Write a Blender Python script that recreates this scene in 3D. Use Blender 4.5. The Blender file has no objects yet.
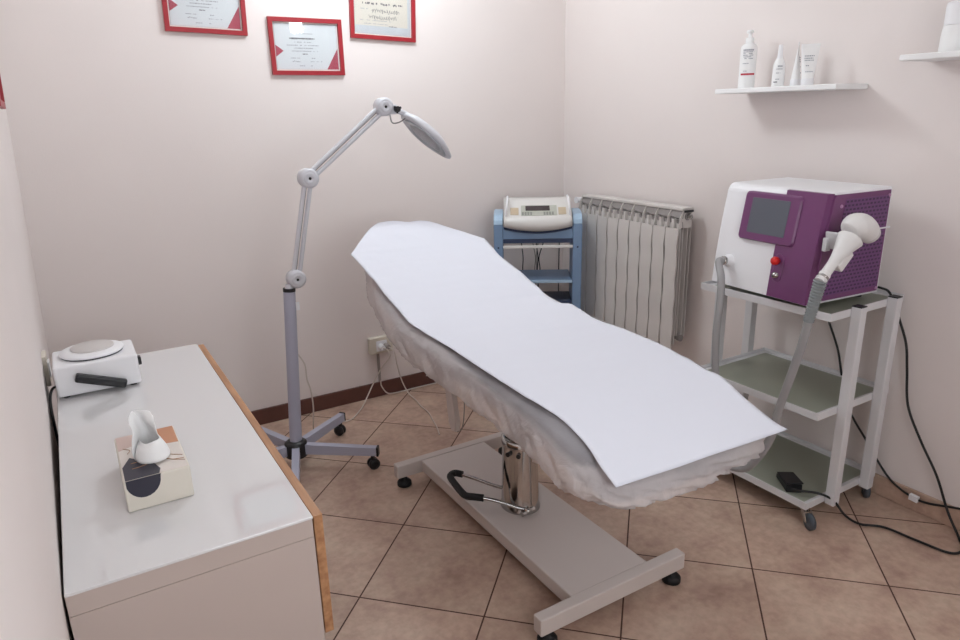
import bpy, bmesh, math, random
from mathutils import Vector, Matrix, noise
from math import sin, cos, pi, radians

random.seed(7)
SC = bpy.context.scene
COL = SC.collection

# ------------------------------------------------------------------ materials
def lin(c):
    return c / 12.92 if c <= 0.04045 else ((c + 0.055) / 1.055) ** 2.4

def rgb(h):
    h = h.lstrip('#')
    return tuple(lin(int(h[i:i + 2], 16) / 255) for i in (0, 2, 4)) + (1,)

def mat(name, color, rough=0.5, metal=0.0, var=0.0, vscale=8.0, bump=0.0, bscale=60.0,
        coat=0.0, spec=0.5, emit=None, estr=0.0):
    m = bpy.data.materials.new(name)
    m.use_nodes = True
    nt = m.node_tree
    b = nt.nodes['Principled BSDF']
    c = rgb(color)
    b.inputs['Base Color'].default_value = c
    b.inputs['Roughness'].default_value = rough
    b.inputs['Metallic'].default_value = metal
    b.inputs['Specular IOR Level'].default_value = spec
    b.inputs['Coat Weight'].default_value = coat
    if emit:
        b.inputs['Emission Color'].default_value = rgb(emit)
        b.inputs['Emission Strength'].default_value = estr
    tc = nt.nodes.new('ShaderNodeTexCoord')
    if var > 0:
        n = nt.nodes.new('ShaderNodeTexNoise')
        n.inputs['Scale'].default_value = vscale
        n.inputs['Detail'].default_value = 5
        nt.links.new(tc.outputs['Object'], n.inputs['Vector'])
        mx = nt.nodes.new('ShaderNodeMix')
        mx.data_type = 'RGBA'
        mx.inputs[6].default_value = tuple(x * (1 - var) for x in c[:3]) + (1,)
        mx.inputs[7].default_value = tuple(min(1, x * (1 + var)) for x in c[:3]) + (1,)
        nt.links.new(n.outputs['Fac'], mx.inputs[0])
        nt.links.new(mx.outputs[2], b.inputs['Base Color'])
    if bump > 0:
        n2 = nt.nodes.new('ShaderNodeTexNoise')
        n2.inputs['Scale'].default_value = bscale
        n2.inputs['Detail'].default_value = 4
        nt.links.new(tc.outputs['Object'], n2.inputs['Vector'])
        bp = nt.nodes.new('ShaderNodeBump')
        bp.inputs['Strength'].default_value = bump
        bp.inputs['Distance'].default_value = 0.01
        nt.links.new(n2.outputs['Fac'], bp.inputs['Height'])
        nt.links.new(bp.outputs['Normal'], b.inputs['Normal'])
    return m

WALL = mat('wall_paint', '#ece2df', 0.75, var=0.025, vscale=2.5, bump=0.05, bscale=160)
CEIL = mat('ceiling_paint', '#f0eeec', 0.8, var=0.02)
DARKBASE = mat('brown_skirting', '#5f3b33', 0.45, var=0.12, vscale=30)
WHITEGLOSS = mat('white_lacquer', '#e6e0dc', 0.3, var=0.01)
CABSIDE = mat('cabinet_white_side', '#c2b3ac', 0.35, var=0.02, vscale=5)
GLASSTOP = mat('white_glass_top', '#e0dedf', 0.06, coat=0.6)
BLACKGAP = mat('painted_gap_shade', '#1c1a1a', 0.8, var=0.1)
WHITEPL = mat('white_plastic', '#f2f1f4', 0.35, var=0.015)
WHITEMET = mat('white_painted_metal', '#dcdadc', 0.35, var=0.02)
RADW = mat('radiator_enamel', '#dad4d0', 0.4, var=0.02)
RADSHADE = mat('radiator_shaded_enamel', '#989290', 0.5, var=0.03)  # darker copy of the enamel, paints in the shade inside the radiator
BLACKPL = mat('black_plastic', '#17171b', 0.4, var=0.1)
RUBBER = mat('black_rubber', '#121214', 0.7, var=0.15, vscale=40)
WHEELGREY = mat('grey_wheel', '#4a5058', 0.5, var=0.1)
CHROME = mat('chrome', '#b9b7b5', 0.07, 1.0, var=0.03)
STEEL = mat('satin_steel', '#8f8b8a', 0.3, 1.0, var=0.05)
LAVMET = mat('lavender_grey_metal', '#b2b2c3', 0.4, var=0.03)
LAMPW = mat('lamp_white_grey', '#cfced4', 0.35, var=0.02)
BEDMET = mat('cream_bed_steel', '#d2c7c2', 0.4, var=0.03, vscale=6)
VINYL = mat('grey_mattress_vinyl', '#6d6e78', 0.5, var=0.06, vscale=12)
PAPER = mat('white_bed_paper', '#e3e4ee', 0.85, bump=0.06, bscale=25)
BLUEMET = mat('steel_blue_panel', '#7892b2', 0.4, var=0.04)
BLUELIGHT = mat('pale_blue_cap', '#a6bfd6', 0.4, var=0.03)
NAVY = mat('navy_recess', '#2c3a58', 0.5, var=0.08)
DEVW = mat('device_ivory', '#dedbd8', 0.35, var=0.015)
DEVG = mat('device_key_strip', '#b9bab0', 0.5, var=0.1, vscale=60)
DEVK = mat('device_keys', '#8d8f88', 0.5, var=0.2, vscale=90)
DEVTAN = mat('device_tan_keys', '#c8b69c', 0.5, var=0.1, vscale=60)
LCD = mat('dark_display', '#3d3437', 0.25, var=0.1)
PURPLE = mat('purple_plastic', '#733e6c', 0.33, var=0.04)
SCREEN = mat('grey_screen', '#5b5f69', 0.3, var=0.05, coat=0.2)
RED = mat('red_button', '#d8231f', 0.35, var=0.05)
REDFRAME = mat('red_frame', '#a3202b', 0.4, var=0.08, vscale=20)
HOSE = mat('grey_hose', '#9c9a9b', 0.45, var=0.04)
HOSERIB = mat('grey_ribbed_hose', '#84898a', 0.5, var=0.05)
HANDW = mat('handpiece_white', '#e4e1e0', 0.3, var=0.02)
CORDW = mat('white_cord', '#d5c9c0', 0.5, var=0.03)
CORDG = mat('grey_cord', '#9b928c', 0.5, var=0.05)
CORDK = mat('black_cord', '#151417', 0.5, var=0.1)
SOCK = mat('cream_socket', '#ddd4c6', 0.45, var=0.02)
PRINTDARK = mat('printed_ink', '#5a5660', 0.8, var=0.1)
PRINTGREY = mat('printed_grey_ink', '#a2a3ac', 0.8, var=0.1)
PRINTRED = mat('printed_red', '#b62a3c', 0.6, var=0.05)
PAPERB = mat('certificate_paper', '#dde2e6', 0.75, var=0.01)
PAPERC = mat('cream_certificate_paper', '#d9d3c8', 0.75, var=0.02)
PAPERBLUE = mat('blue_grey_band', '#c6ccd2', 0.75, var=0.12, vscale=20)
MATW = mat('white_mount', '#efe6e2', 0.7, var=0.01)
TRIRED = mat('dusty_red_print', '#b04358', 0.6, var=0.05)
TISSUE = mat('tissue_paper', '#f3f2f2', 0.9, bump=0.1, bscale=40)
TBOX = mat('tissue_box_card', '#ddd6ca', 0.55, var=0.02)
TTOP = mat('tissue_box_top', '#e3dad3', 0.5, var=0.02)
TORANGE = mat('terracotta_print', '#c9906f', 0.55, var=0.06)
TPINK = mat('dusty_pink_print', '#d5bdb5', 0.55, var=0.04)
TNAVY = mat('navy_print', '#2a2838', 0.35, var=0.08)
TGOLD = mat('gold_line_print', '#b98f6e', 0.5, var=0.1)
HOLE = mat('dark_hole', '#2c2726', 0.9, var=0.1)
LENSM = mat('lens_bezel_grey', '#a9adb2', 0.3, var=0.04)
LID = mat('frosted_lid', '#cfc9c7', 0.3, var=0.03)
PUMPW = mat('bottle_white', '#f7f6f6', 0.35, var=0.01)
LAMPGLOW = mat('opal_glass_lit', '#ffffff', 0.5, emit='#eefaff', estr=25.5, var=0.001)
FILLGLOW = mat('fill_pane_glow', '#ffffff', 0.5, emit='#f4fbff', estr=4.8, var=0.001)  # glow for the added fill window
SMALLGLOW = mat('wall_lamp_glass', '#ffffff', 0.5, emit='#fbfdff', estr=25.0, var=0.001)

def wood_mat():
    m = mat('oak_drawer_front', '#b5835d', 0.45)
    nt = m.node_tree
    b = nt.nodes['Principled BSDF']
    tc = nt.nodes.new('ShaderNodeTexCoord')
    mp = nt.nodes.new('ShaderNodeMapping')
    mp.inputs['Scale'].default_value = (30, 2.0, 30)
    n = nt.nodes.new('ShaderNodeTexNoise')
    n.inputs['Scale'].default_value = 2.2
    n.inputs['Detail'].default_value = 8
    r = nt.nodes.new('ShaderNodeValToRGB')
    r.color_ramp.elements[0].color = rgb('#9a6a48')
    r.color_ramp.elements[0].position = 0.3
    r.color_ramp.elements[1].color = rgb('#c4946c')
    r.color_ramp.elements[1].position = 0.7
    nt.links.new(tc.outputs['Object'], mp.inputs['Vector'])
    nt.links.new(mp.outputs['Vector'], n.inputs['Vector'])
    nt.links.new(n.outputs['Fac'], r.inputs['Fac'])
    nt.links.new(r.outputs['Color'], b.inputs['Base Color'])
    return m
OAK = wood_mat()

def floor_mat(grout=True, name='floor_tiles'):
    m = mat(name, '#b99a86', 0.42)
    nt = m.node_tree
    L = nt.links
    b = nt.nodes['Principled BSDF']
    N = nt.nodes.new
    def math_(op, a, b_=None, clamp=False):
        x = N('ShaderNodeMath'); x.operation = op; x.use_clamp = clamp
        for i, v in enumerate((a, b_)):
            if v is None: continue
            if isinstance(v, (int, float)): x.inputs[i].default_value = v
            else: L.new(v, x.inputs[i])
        return x.outputs[0]
    tc = N('ShaderNodeTexCoord')
    # stone-like mottling
    n1 = N('ShaderNodeTexNoise'); n1.inputs['Scale'].default_value = 5.5; n1.inputs['Detail'].default_value = 8
    n1.inputs['Roughness'].default_value = 0.65
    n2 = N('ShaderNodeTexNoise'); n2.inputs['Scale'].default_value = 38; n2.inputs['Detail'].default_value = 5
    L.new(tc.outputs['Object'], n1.inputs['Vector']); L.new(tc.outputs['Object'], n2.inputs['Vector'])
    r1 = N('ShaderNodeValToRGB')
    e = r1.color_ramp.elements
    e[0].position = 0.32; e[0].color = rgb('#b09081')
    e[1].position = 0.70; e[1].color = rgb('#d5bda9')
    q = e.new(0.5); q.color = rgb('#c8aa98')
    L.new(n1.outputs['Fac'], r1.inputs['Fac'])
    mx = N('ShaderNodeMix'); mx.data_type = 'RGBA'; mx.blend_type = 'MULTIPLY'
    mx.inputs[0].default_value = 0.55
    r2 = N('ShaderNodeValToRGB')
    r2.color_ramp.elements[0].position = 0.35; r2.color_ramp.elements[0].color = (0.76, 0.73, 0.71, 1)
    r2.color_ramp.elements[1].position = 0.62; r2.color_ramp.elements[1].color = (1, 1, 1, 1)
    L.new(n2.outputs['Fac'], r2.inputs['Fac'])
    L.new(r1.outputs['Color'], mx.inputs[6]); L.new(r2.outputs['Color'], mx.inputs[7])
    col = mx.outputs[2]
    if grout:
        mp = N('ShaderNodeMapping'); mp.vector_type = 'TEXTURE'
        mp.inputs['Location'].default_value = (-1.626, -0.0366, 0)
        mp.inputs['Rotation'].default_value = (0, 0, radians(-45.1))
        mp.inputs['Scale'].default_value = (0.4, 0.4, 0.4)
        L.new(tc.outputs['Object'], mp.inputs['Vector'])
        sx = N('ShaderNodeSeparateXYZ'); L.new(mp.outputs['Vector'], sx.inputs[0])
        def dist(o):
            f = math_('FRACT', math_('ADD', o, 100.5))
            return math_('ABSOLUTE', math_('SUBTRACT', f, 0.5))
        dx, dy = dist(sx.outputs['X']), dist(sx.outputs['Y'])
        dmin = math_('MINIMUM', dx, dy)
        line = math_('LESS_THAN', dmin, 0.0062)
        # one tint per tile
        cx = math_('FLOOR', sx.outputs['X']); cy = math_('FLOOR', sx.outputs['Y'])
        wn = N('ShaderNodeTexWhiteNoise'); wn.noise_dimensions = '2D'
        cb = N('ShaderNodeCombineXYZ'); L.new(cx, cb.inputs[0]); L.new(cy, cb.inputs[1])
        L.new(cb.outputs[0], wn.inputs['Vector'])
        mr = N('ShaderNodeMapRange'); mr.inputs['To Min'].default_value = 0.93; mr.inputs['To Max'].default_value = 1.05
        L.new(wn.outputs['Value'], mr.inputs['Value'])
        vm = N('ShaderNodeVectorMath'); vm.operation = 'SCALE'
        L.new(col, vm.inputs[0]); L.new(mr.outputs[0], vm.inputs['Scale'])
        m2 = N('ShaderNodeMix'); m2.data_type = 'RGBA'
        L.new(line, m2.inputs[0]); L.new(vm.outputs[0], m2.inputs[6])
        m2.inputs[7].default_value = rgb('#54382f')
        col = m2.outputs[2]
        bp = N('ShaderNodeBump'); bp.inputs['Strength'].default_value = 0.5; bp.inputs['Distance'].default_value = 0.002
        L.new(math_('SUBTRACT', 1.0, line), bp.inputs['Height'])
        L.new(bp.outputs['Normal'], b.inputs['Normal'])
        L.new(math_('ADD', math_('MULTIPLY', line, 0.4), 0.42), b.inputs['Roughness'])
    L.new(col, b.inputs['Base Color'])
    return m
TILES = floor_mat()
TILEBASE = floor_mat(False, 'tile_skirting')

def sheet_mat(name, lo, hi, lo2, hi2):
    m = bpy.data.materials.new(name)
    m.use_nodes = True
    nt = m.node_tree; L = nt.links; N = nt.nodes.new
    nt.nodes.remove(nt.nodes['Principled BSDF'])
    out = nt.nodes['Material Output']
    tc = N('ShaderNodeTexCoord')
    n = N('ShaderNodeTexNoise'); n.inputs['Scale'].default_value = 9; n.inputs['Detail'].default_value = 6
    L.new(tc.outputs['Object'], n.inputs['Vector'])
    d = N('ShaderNodeBsdfDiffuse'); d.inputs['Color'].default_value = rgb('#f4ecec')
    t = N('ShaderNodeBsdfTranslucent'); t.inputs['Color'].default_value = rgb('#f4ebe8')
    tr = N('ShaderNodeBsdfTransparent')
    a = N('ShaderNodeMixShader'); a.inputs[0].default_value = 0.35
    L.new(d.outputs[0], a.inputs[1]); L.new(t.outputs[0], a.inputs[2])
    mr = N('ShaderNodeMapRange'); mr.inputs['To Min'].default_value = lo; mr.inputs['To Max'].default_value = hi
    L.new(n.outputs['Fac'], mr.inputs['Value'])
    # thinner where the cloth is stretched over the mattress top ('stretch' is stored on the mesh)
    mr2 = N('ShaderNodeMapRange'); mr2.inputs['To Min'].default_value = lo2; mr2.inputs['To Max'].default_value = hi2
    L.new(n.outputs['Fac'], mr2.inputs['Value'])
    at = N('ShaderNodeAttribute'); at.attribute_name = 'stretch'
    mf = N('ShaderNodeMix'); mf.data_type = 'FLOAT'
    L.new(at.outputs['Fac'], mf.inputs[0]); L.new(mr.outputs[0], mf.inputs[2]); L.new(mr2.outputs[0], mf.inputs[3])
    s = N('ShaderNodeMixShader')
    L.new(mf.outputs[0], s.inputs[0])
    L.new(a.outputs[0], s.inputs[1]); L.new(tr.outputs[0], s.inputs[2])
    n2 = N('ShaderNodeTexNoise'); n2.inputs['Scale'].default_value = 16; n2.inputs['Detail'].default_value = 4
    n2.inputs['Distortion'].default_value = 1.6
    L.new(tc.outputs['Object'], n2.inputs['Vector'])
    bp = N('ShaderNodeBump'); bp.inputs['Strength'].default_value = 0.55; bp.inputs['Distance'].default_value = 0.02
    L.new(n2.outputs['Fac'], bp.inputs['Height'])
    L.new(bp.outputs['Normal'], d.inputs['Normal'])
    L.new(s.outputs[0], out.inputs['Surface'])
    return m
SHEET = sheet_mat('gathered_sheet_cloth', .20, .46, .58, .76)

def glass_shelf_mat():
    m = mat('frosted_green_glass', '#a2a495', 0.3, var=0.05, vscale=4)
    b = m.node_tree.nodes['Principled BSDF']
    b.inputs['Transmission Weight'].default_value = 0.25
    b.inputs['IOR'].default_value = 1.3
    return m
GLASS = glass_shelf_mat()

def clear_glass():
    m = bpy.data.materials.new('picture_glass'); m.use_nodes = True
    nt = m.node_tree; L = nt.links; N = nt.nodes.new
    nt.nodes.remove(nt.nodes['Principled BSDF'])
    g = N('ShaderNodeBsdfGlossy'); g.inputs['Roughness'].default_value = 0.03
    t = N('ShaderNodeBsdfTransparent')
    mx = N('ShaderNodeMixShader')
    mx.inputs[0].default_value = 0.05
    L.new(t.outputs[0], mx.inputs[1]); L.new(g.outputs[0], mx.inputs[2])
    L.new(mx.outputs[0], nt.nodes['Material Output'].inputs['Surface'])
    return m
CLEAR = clear_glass()

def perforated_mat():
    m = mat('purple_perforated_panel', '#643a6c', 0.45)
    nt = m.node_tree; L = nt.links; N = nt.nodes.new
    b = nt.nodes['Principled BSDF']
    tc = N('ShaderNodeTexCoord')
    mp = N('ShaderNodeMapping'); mp.inputs['Rotation'].default_value = (radians(90), 0, 0)
    L.new(tc.outputs['Object'], mp.inputs['Vector'])
    br = N('ShaderNodeTexBrick')
    br.inputs['Scale'].default_value = 34
    br.inputs['Mortar Size'].default_value = 0.13
    br.inputs['Mortar Smooth'].default_value = 0.3
    br.inputs['Brick Width'].default_value = 0.62
    br.inputs['Row Height'].default_value = 0.44
    br.inputs['Color1'].default_value = rgb('#3d1f42')
    br.inputs['Color2'].default_value = rgb('#482650')
    br.inputs['Mortar'].default_value = rgb('#6e4175')
    L.new(mp.outputs['Vector'], br.inputs['Vector'])
    L.new(br.outputs['Color'], b.inputs['Base Color'])
    return m
PERF = perforated_mat()

# ------------------------------------------------------------------ mesh helpers
class MB:
    """collects shapes (in the coordinates of the thing) into one mesh"""
    def __init__(self):
        self.v = []; self.f = []; self.sm = []
    def add(self, verts, faces, smooth=False):
        o = len(self.v)
        self.v += [Vector(p) for p in verts]
        self.f += [tuple(i + o for i in q) for q in faces]
        self.sm += [smooth] * len(faces)
        return self
    def addbm(self, bm, smooth=False):
        bm.verts.index_update()
        self.add([v.co.copy() for v in bm.verts], [[v.index for v in f.verts] for f in bm.faces], smooth)
        bm.free()
        return self
    def box(self, a, b, bev=0.0, seg=2, rot=None, smooth=False):
        a = Vector(a); b = Vector(b)
        lo = Vector([min(a[i], b[i]) for i in range(3)]); hi = Vector([max(a[i], b[i]) for i in range(3)])
        bm = bmesh.new()
        bmesh.ops.create_cube(bm, size=1)
        c = (lo + hi) / 2; s = hi - lo
        for v in bm.verts:
            v.co = Vector((v.co.x * s.x, v.co.y * s.y, v.co.z * s.z))
        if bev > 0:
            bmesh.ops.bevel(bm, geom=list(bm.edges), offset=min(bev, min(s) * 0.49), segments=seg, profile=0.5, affect='EDGES')
        for v in bm.verts:
            if rot is not None: v.co = rot @ v.co
            v.co += c
        return self.addbm(bm, smooth)
    def cyl(self, p, q, r, r2=None, n=24, cap=True, smooth=True):
        p = Vector(p); q = Vector(q); r2 = r if r2 is None else r2
        d = (q - p).normalized()
        u = d.orthogonal().normalized(); w = d.cross(u)
        V = []
        for c, rr in ((p, r), (q, r2)):
            for i in range(n):
                t = 2 * pi * i / n
                V.append(c + u * (rr * cos(t)) + w * (rr * sin(t)))
        self.add(V, [(i, (i + 1) % n, n + (i + 1) % n, n + i) for i in range(n)], smooth)
        if cap:
            self.add(V[:n], [tuple(reversed(range(n)))])
            self.add(V[n:], [tuple(range(n))])
        return self
    def lathe(self, prof, base, axis=(0, 0, 1), n=32, sx=1.0, sy=1.0, smooth=True):
        base = Vector(base); d = Vector(axis).normalized()
        u = Vector((1, 0, 0)) if abs(d.z) > 0.9 else d.orthogonal().normalized()
        u = (u - d * u.dot(d)).normalized(); w = d.cross(u)
        V = []; F = []
        for (r, h) in prof:
            for i in range(n):
                t = 2 * pi * i / n
                V.append(base + d * h + u * (r * cos(t) * sx) + w * (r * sin(t) * sy))
        for k in range(len(prof) - 1):
            for i in range(n):
                F.append((k * n + i, k * n + (i + 1) % n, (k + 1) * n + (i + 1) % n, (k + 1) * n + i))
        self.add(V, F, smooth)
        if prof[0][0] > 1e-5: self.add(V[:n], [tuple(reversed(range(n)))])
        if prof[-1][0] > 1e-5: self.add(V[-n:], [tuple(range(n))])
        return self
    def tube(self, pts, r, n=10, res=8, caps=True, radii=None, smooth_path=True):
        P = [Vector(p) for p in pts]
        if smooth_path and len(P) > 2:
            Q = []
            E = [P[0] * 2 - P[1]] + P + [P[-1] * 2 - P[-2]]
            for k in range(1, len(E) - 2):
                p0, p1, p2, p3 = E[k - 1:k + 3]
                for j in range(res):
                    t = j / res
                    Q.append(0.5 * ((2 * p1) + (p2 - p0) * t + (2 * p0 - 5 * p1 + 4 * p2 - p3) * t * t + (3 * p1 - p0 - 3 * p2 + p3) * t ** 3))
            Q.append(P[-1])
        else:
            Q = P
        m = len(Q)
        V = []; up = None
        for k in range(m):
            t = (Q[min(k + 1, m - 1)] - Q[max(k - 1, 0)]).normalized()
            if up is None: up = t.orthogonal().normalized()
            up = (up - t * up.dot(t)).normalized()
            w = t.cross(up)
            rr = r if radii is None else radii(k / (m - 1))
            for i in range(n):
                a = 2 * pi * i / n
                V.append(Q[k] + up * (rr * cos(a)) + w * (rr * sin(a)))
        F = [(k * n + i, k * n + (i + 1) % n, (k + 1) * n + (i + 1) % n, (k + 1) * n + i) for k in range(m - 1) for i in range(n)]
        self.add(V, F, True)
        if caps:
            self.add(V[:n], [tuple(reversed(range(n)))])
            self.add(V[-n:], [tuple(range(n))])
        return self
    def prism(self, poly, axis, a, b, bev=0.0, smooth=False):
        """poly: 2-D outline; axis: the extrusion axis; a..b its extent"""
        def P(u, v, t):
            return {'x': (t, u, v), 'y': (u, t, v), 'z': (u, v, t)}[axis]
        bm = bmesh.new()
        A = [bm.verts.new(P(u, v, a)) for u, v in poly]
        B = [bm.verts.new(P(u, v, b)) for u, v in poly]
        n = len(poly)
        bm.faces.new(A); bm.faces.new(list(reversed(B)))
        for i in range(n):
            bm.faces.new((A[i], B[i], B[(i + 1) % n], A[(i + 1) % n]))
        bmesh.ops.recalc_face_normals(bm, faces=list(bm.faces))
        if bev > 0:
            ed = [e for e in bm.edges if any(len(f.verts) == n for f in e.link_faces)]
            bmesh.ops.bevel(bm, geom=ed, offset=bev, segments=2, profile=0.5, affect='EDGES')
        return self.addbm(bm, smooth)
    def sphere(self, c, r, sx=1, sy=1, sz=1, u=20, v=12):
        bm = bmesh.new()
        bmesh.ops.create_uvsphere(bm, u_segments=u, v_segments=v, radius=r)
        for q in bm.verts:
            q.co = Vector((q.co.x * sx, q.co.y * sy, q.co.z * sz)) + Vector(c)
        return self.addbm(bm, True)
    def build(self, name, m, parent=None, off=None, solid=0.0):
        """off: world offset of the thing when the shapes were given in world coordinates"""
        V = self.v
        if POST is not None: V = [POST(p) for p in V]
        if off is not None: V = [p - Vector(off) for p in V]
        lo = Vector([min(p[i] for p in V) for i in range(3)]); hi = Vector([max(p[i] for p in V) for i in range(3)])
        c = (lo + hi) / 2
        me = bpy.data.meshes.new(name)
        me.from_pydata([p - c for p in V], [], self.f)
        me.polygons.foreach_set('use_smooth', self.sm)
        me.materials.append(m)
        bm = bmesh.new(); bm.from_mesh(me)
        bmesh.ops.recalc_face_normals(bm, faces=list(bm.faces))
        bm.to_mesh(me); bm.free()
        me.update()
        ob = bpy.data.objects.new(name, me)
        COL.objects.link(ob)
        if parent is None:
            ob.location = c
        else:
            ob.parent = parent
            ob.location = c - ABS.get(parent.name, Vector())
        ABS[ob.name] = c.copy() if parent is not None else Vector()
        return ob
ABS = {}
POST = None

def thing(name, label, cat, loc=(0, 0, 0), rz=0.0, group=None):
    o = bpy.data.objects.new(name, None)
    o.empty_display_size = 0.05
    COL.objects.link(o)
    o.location = loc
    o.rotation_euler = (0, 0, rz)
    o['label'] = label; o['category'] = cat
    if group: o['group'] = group
    ABS[o.name] = Vector()
    return o

def tag(o, label, cat, group=None):
    o['label'] = label; o['category'] = cat
    if group: o['group'] = group
    return o

def struct(name, mb, m, parent=None):
    o = mb.build(name, m, parent)
    if parent is None: o['kind'] = 'structure'
    return o

# ------------------------------------------------------------------ room shell
YF = -3.75          # wall behind the camera
ZC = 2.75
def wl(z, y=0.0): return -2.668 + 0.035 * z - 0.02 * y      # the left wall is a little out of plumb and square
struct('floor', MB().box((-2.8, YF - .1, -0.1), (0.1, 0.1, 0)), TILES).location  # object origin differs from world:
fl = bpy.data.objects['floor']
# keep the tile pattern in world units: put the origin at the world origin
cf = fl.location.copy()
for v in fl.data.vertices: v.co += cf
fl.location = (0, 0, 0)
struct('ceiling', MB().box((-2.8, YF - .1, ZC), (0.1, 0.1, ZC + .1)), CEIL)
struct('wall_back', MB().box((-2.8, 0, 0), (0.1, 0.1, ZC)), WALL)
struct('wall_right', MB().box((0, YF, 0), (0.1, 0, ZC)), WALL)
struct('wall_front', MB().box((-2.8, YF - .1, 0), (0.1, YF, ZC)), WALL)
struct('wall_left', MB().add([(wl(0, YF), YF, 0), (wl(0), 0, 0), (wl(ZC), 0, ZC), (wl(ZC, YF), YF, ZC),
                              (wl(0) - .1, YF, 0), (wl(0) - .1, 0, 0), (wl(ZC) - .1, 0, ZC), (wl(ZC) - .1, YF, ZC)],
                             [(0, 1, 2, 3), (7, 6, 5, 4), (0, 4, 5, 1), (1, 5, 6, 2), (2, 6, 7, 3), (3, 7, 4, 0)]), WALL)
struct('baseboard_back', MB().box((-2.655, -0.014, 0), (-0.0, 0, 0.079), 0.003), DARKBASE)
struct('baseboard_right', MB().box((-0.012, YF, 0), (0, -0.014, 0.079), 0.003), TILEBASE)

# ------------------------------------------------------------------ certificates
def strokes(mb, x0, x1, z, h, y, seed, dens=0.8, wob=0.0):
    """a printed line too small to read: short ragged marks"""
    rnd = random.Random(seed)
    x = x0
    while x < x1:
        w = rnd.uniform(0.0025, 0.008)
        if rnd.random() < dens:
            hh = h * rnd.uniform(0.6, 1.0)
            dz = rnd.uniform(-wob, wob)
            xe = min(x + w, x1)
            mb.box((x, y, z - hh / 2 + dz), (xe, y - 0.0004, z + hh / 2 + dz))
        x += w + rnd.uniform(0.001, 0.003)

def certificate(cx, cz, w, h, tilt, kind, label):
    t = thing('framed_certificate', label, 'certificate', (cx, -0.001, cz), 0, 'red framed certificates on the back wall')
    t.rotation_euler = (0, radians(tilt), 0)
    fw = 0.018; hw, hh = w / 2, h / 2
    fr = MB()
    # four mitred rails
    def rail(a, b, c, d):
        V = []
        for (x, z) in (a, b, c, d):
            V += [(x, 0, z), (x, -0.016, z)]
        fr.add(V, [(0, 2, 4, 6), (1, 7, 5, 3), (0, 1, 3, 2), (2, 3, 5, 4), (4, 5, 7, 6), (6, 7, 1, 0)])
    o = [(-hw, -hh), (hw, -hh), (hw, hh), (-hw, hh)]
    i = [(-hw + fw, -hh + fw), (hw - fw, -hh + fw), (hw - fw, hh - fw), (-hw + fw, hh - fw)]
    for k in range(4):
        rail(o[k], o[(k + 1) % 4], i[(k + 1) % 4], i[k])
    fr.build('frame', REDFRAME, t)
    iw, ih = hw - fw + .001, hh - fw + .001
    MB().box((-iw, -0.001, -ih), (iw, -0.003, ih)).build('mount', MATW, t)
    pw, ph = iw - 0.008, ih - 0.008
    MB().box((-pw - .0015, -0.003, -ph - .0005), (pw + .0015, -0.0034, ph + .002)).build('inner_shadow_line', PRINTGREY, t)  # grey line paints the thin shadow along the mount edge
    pp = MB().box((-pw, -0.0034, -ph), (pw, -0.0042, ph)).build('certificate_sheet', PAPERB if kind == 'red' else PAPERC, t)
    y = -0.0042
    def ink(name, mt, *a, **k):
        m_ = MB(); strokes(m_, *a, **k); m_.build(name, mt, pp)
    if kind == 'red':
        def tri(a, b, c):
            MB().add([(p[0], y, p[1]) for p in (a, b, c)] + [(p[0], y - .0003, p[1]) for p in (a, b, c)],
                     [(0, 1, 2), (5, 4, 3), (0, 3, 4, 1), (1, 4, 5, 2), (2, 5, 3, 0)]).build('red_corner_print', TRIRED, pp)
        tri((-pw, 0.006), (-pw + .034, -.018), (-pw, -.042))
        tri((pw, -ph), (pw, -ph + .088), (pw - .054, -ph))
        ink('printed_heading', PRINTDARK, -.062, -.028, .068, .011, y, 1, 1.0)
        ink('printed_line', PRINTGREY, -.060, .030, .054, .003, y, 2)
        ink('printed_title', PRINTDARK, -.075, .038, .034, .0075, y, 3, 0.95)
        ink('printed_line', PRINTDARK, -.022, .0, -.030, .006, y, 9, 0.95)
        for q in ((-.055, .02, .019, .004, 4), (-.09, .055, .006, .004, 5), (-.065, .035, -.006, .0045, 6), (-.07, .05, -.018, .0035, 7), (-.082, -.035, -.047, .004, 8),
                  (.018, .045, -.047, .005, 10), (.012, .07, -.061, .003, 11), (-.04, .02, -.079, .004, 13)):
            ink('printed_line', PRINTGREY, q[0], q[1], q[2], q[3], y, q[4])
        ink('signature', PRINTGREY, -.07, -.035, -.060, .004, y, 12, .8, .002)
    else:
        MB().box((-pw, y, -ph), (pw, y - .0002, -ph + .034)).build('blue_border_print', PAPERBLUE, pp)
        MB().box((pw - .012, y, -ph + .034), (pw, y - .0002, ph)).build('blue_border_print', PAPERBLUE, pp)
        ink('printed_title', PRINTDARK, -.10, .10, .036, .009, y, 21, .8, .002)
        for row, (xa, xb, z0) in enumerate(((-.055, .085, .006), (-.07, .07, -.022))):
            pts = []
            nn = 36
            for k in range(nn):
                u = k / (nn - 1)
                amp = .011 * (.35 + .65 * abs(sin(k * .37 + row * 2)))
                pts.append((xa + (xb - xa) * u + .0035 * sin(k * 2.1), y - .0006, z0 + amp * sin(k * 2.3 + row)))
            MB().tube(pts, .0007, 5, 4).build('handwritten_name', PRINTDARK, pp)
        ink('signature', PRINTDARK, .03, .075, -.058, .004, y, 22, .9, .001)
        for q in ((-.12, -.075, .012, .004, 23), (-.12, .04, -.036, .003, 24), (-.11, .03, -.050, .003, 25), (-.10, .05, .070, .004, 26), (-.09, .06, .085, .006, 27)):
            ink('printed_line', PRINTGREY, q[0], q[1], q[2], q[3], y, q[4])
    MB().box((-iw, -0.007, -ih), (iw, -0.0085, ih)).build('glass_pane', CLEAR, t)
    return t

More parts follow.
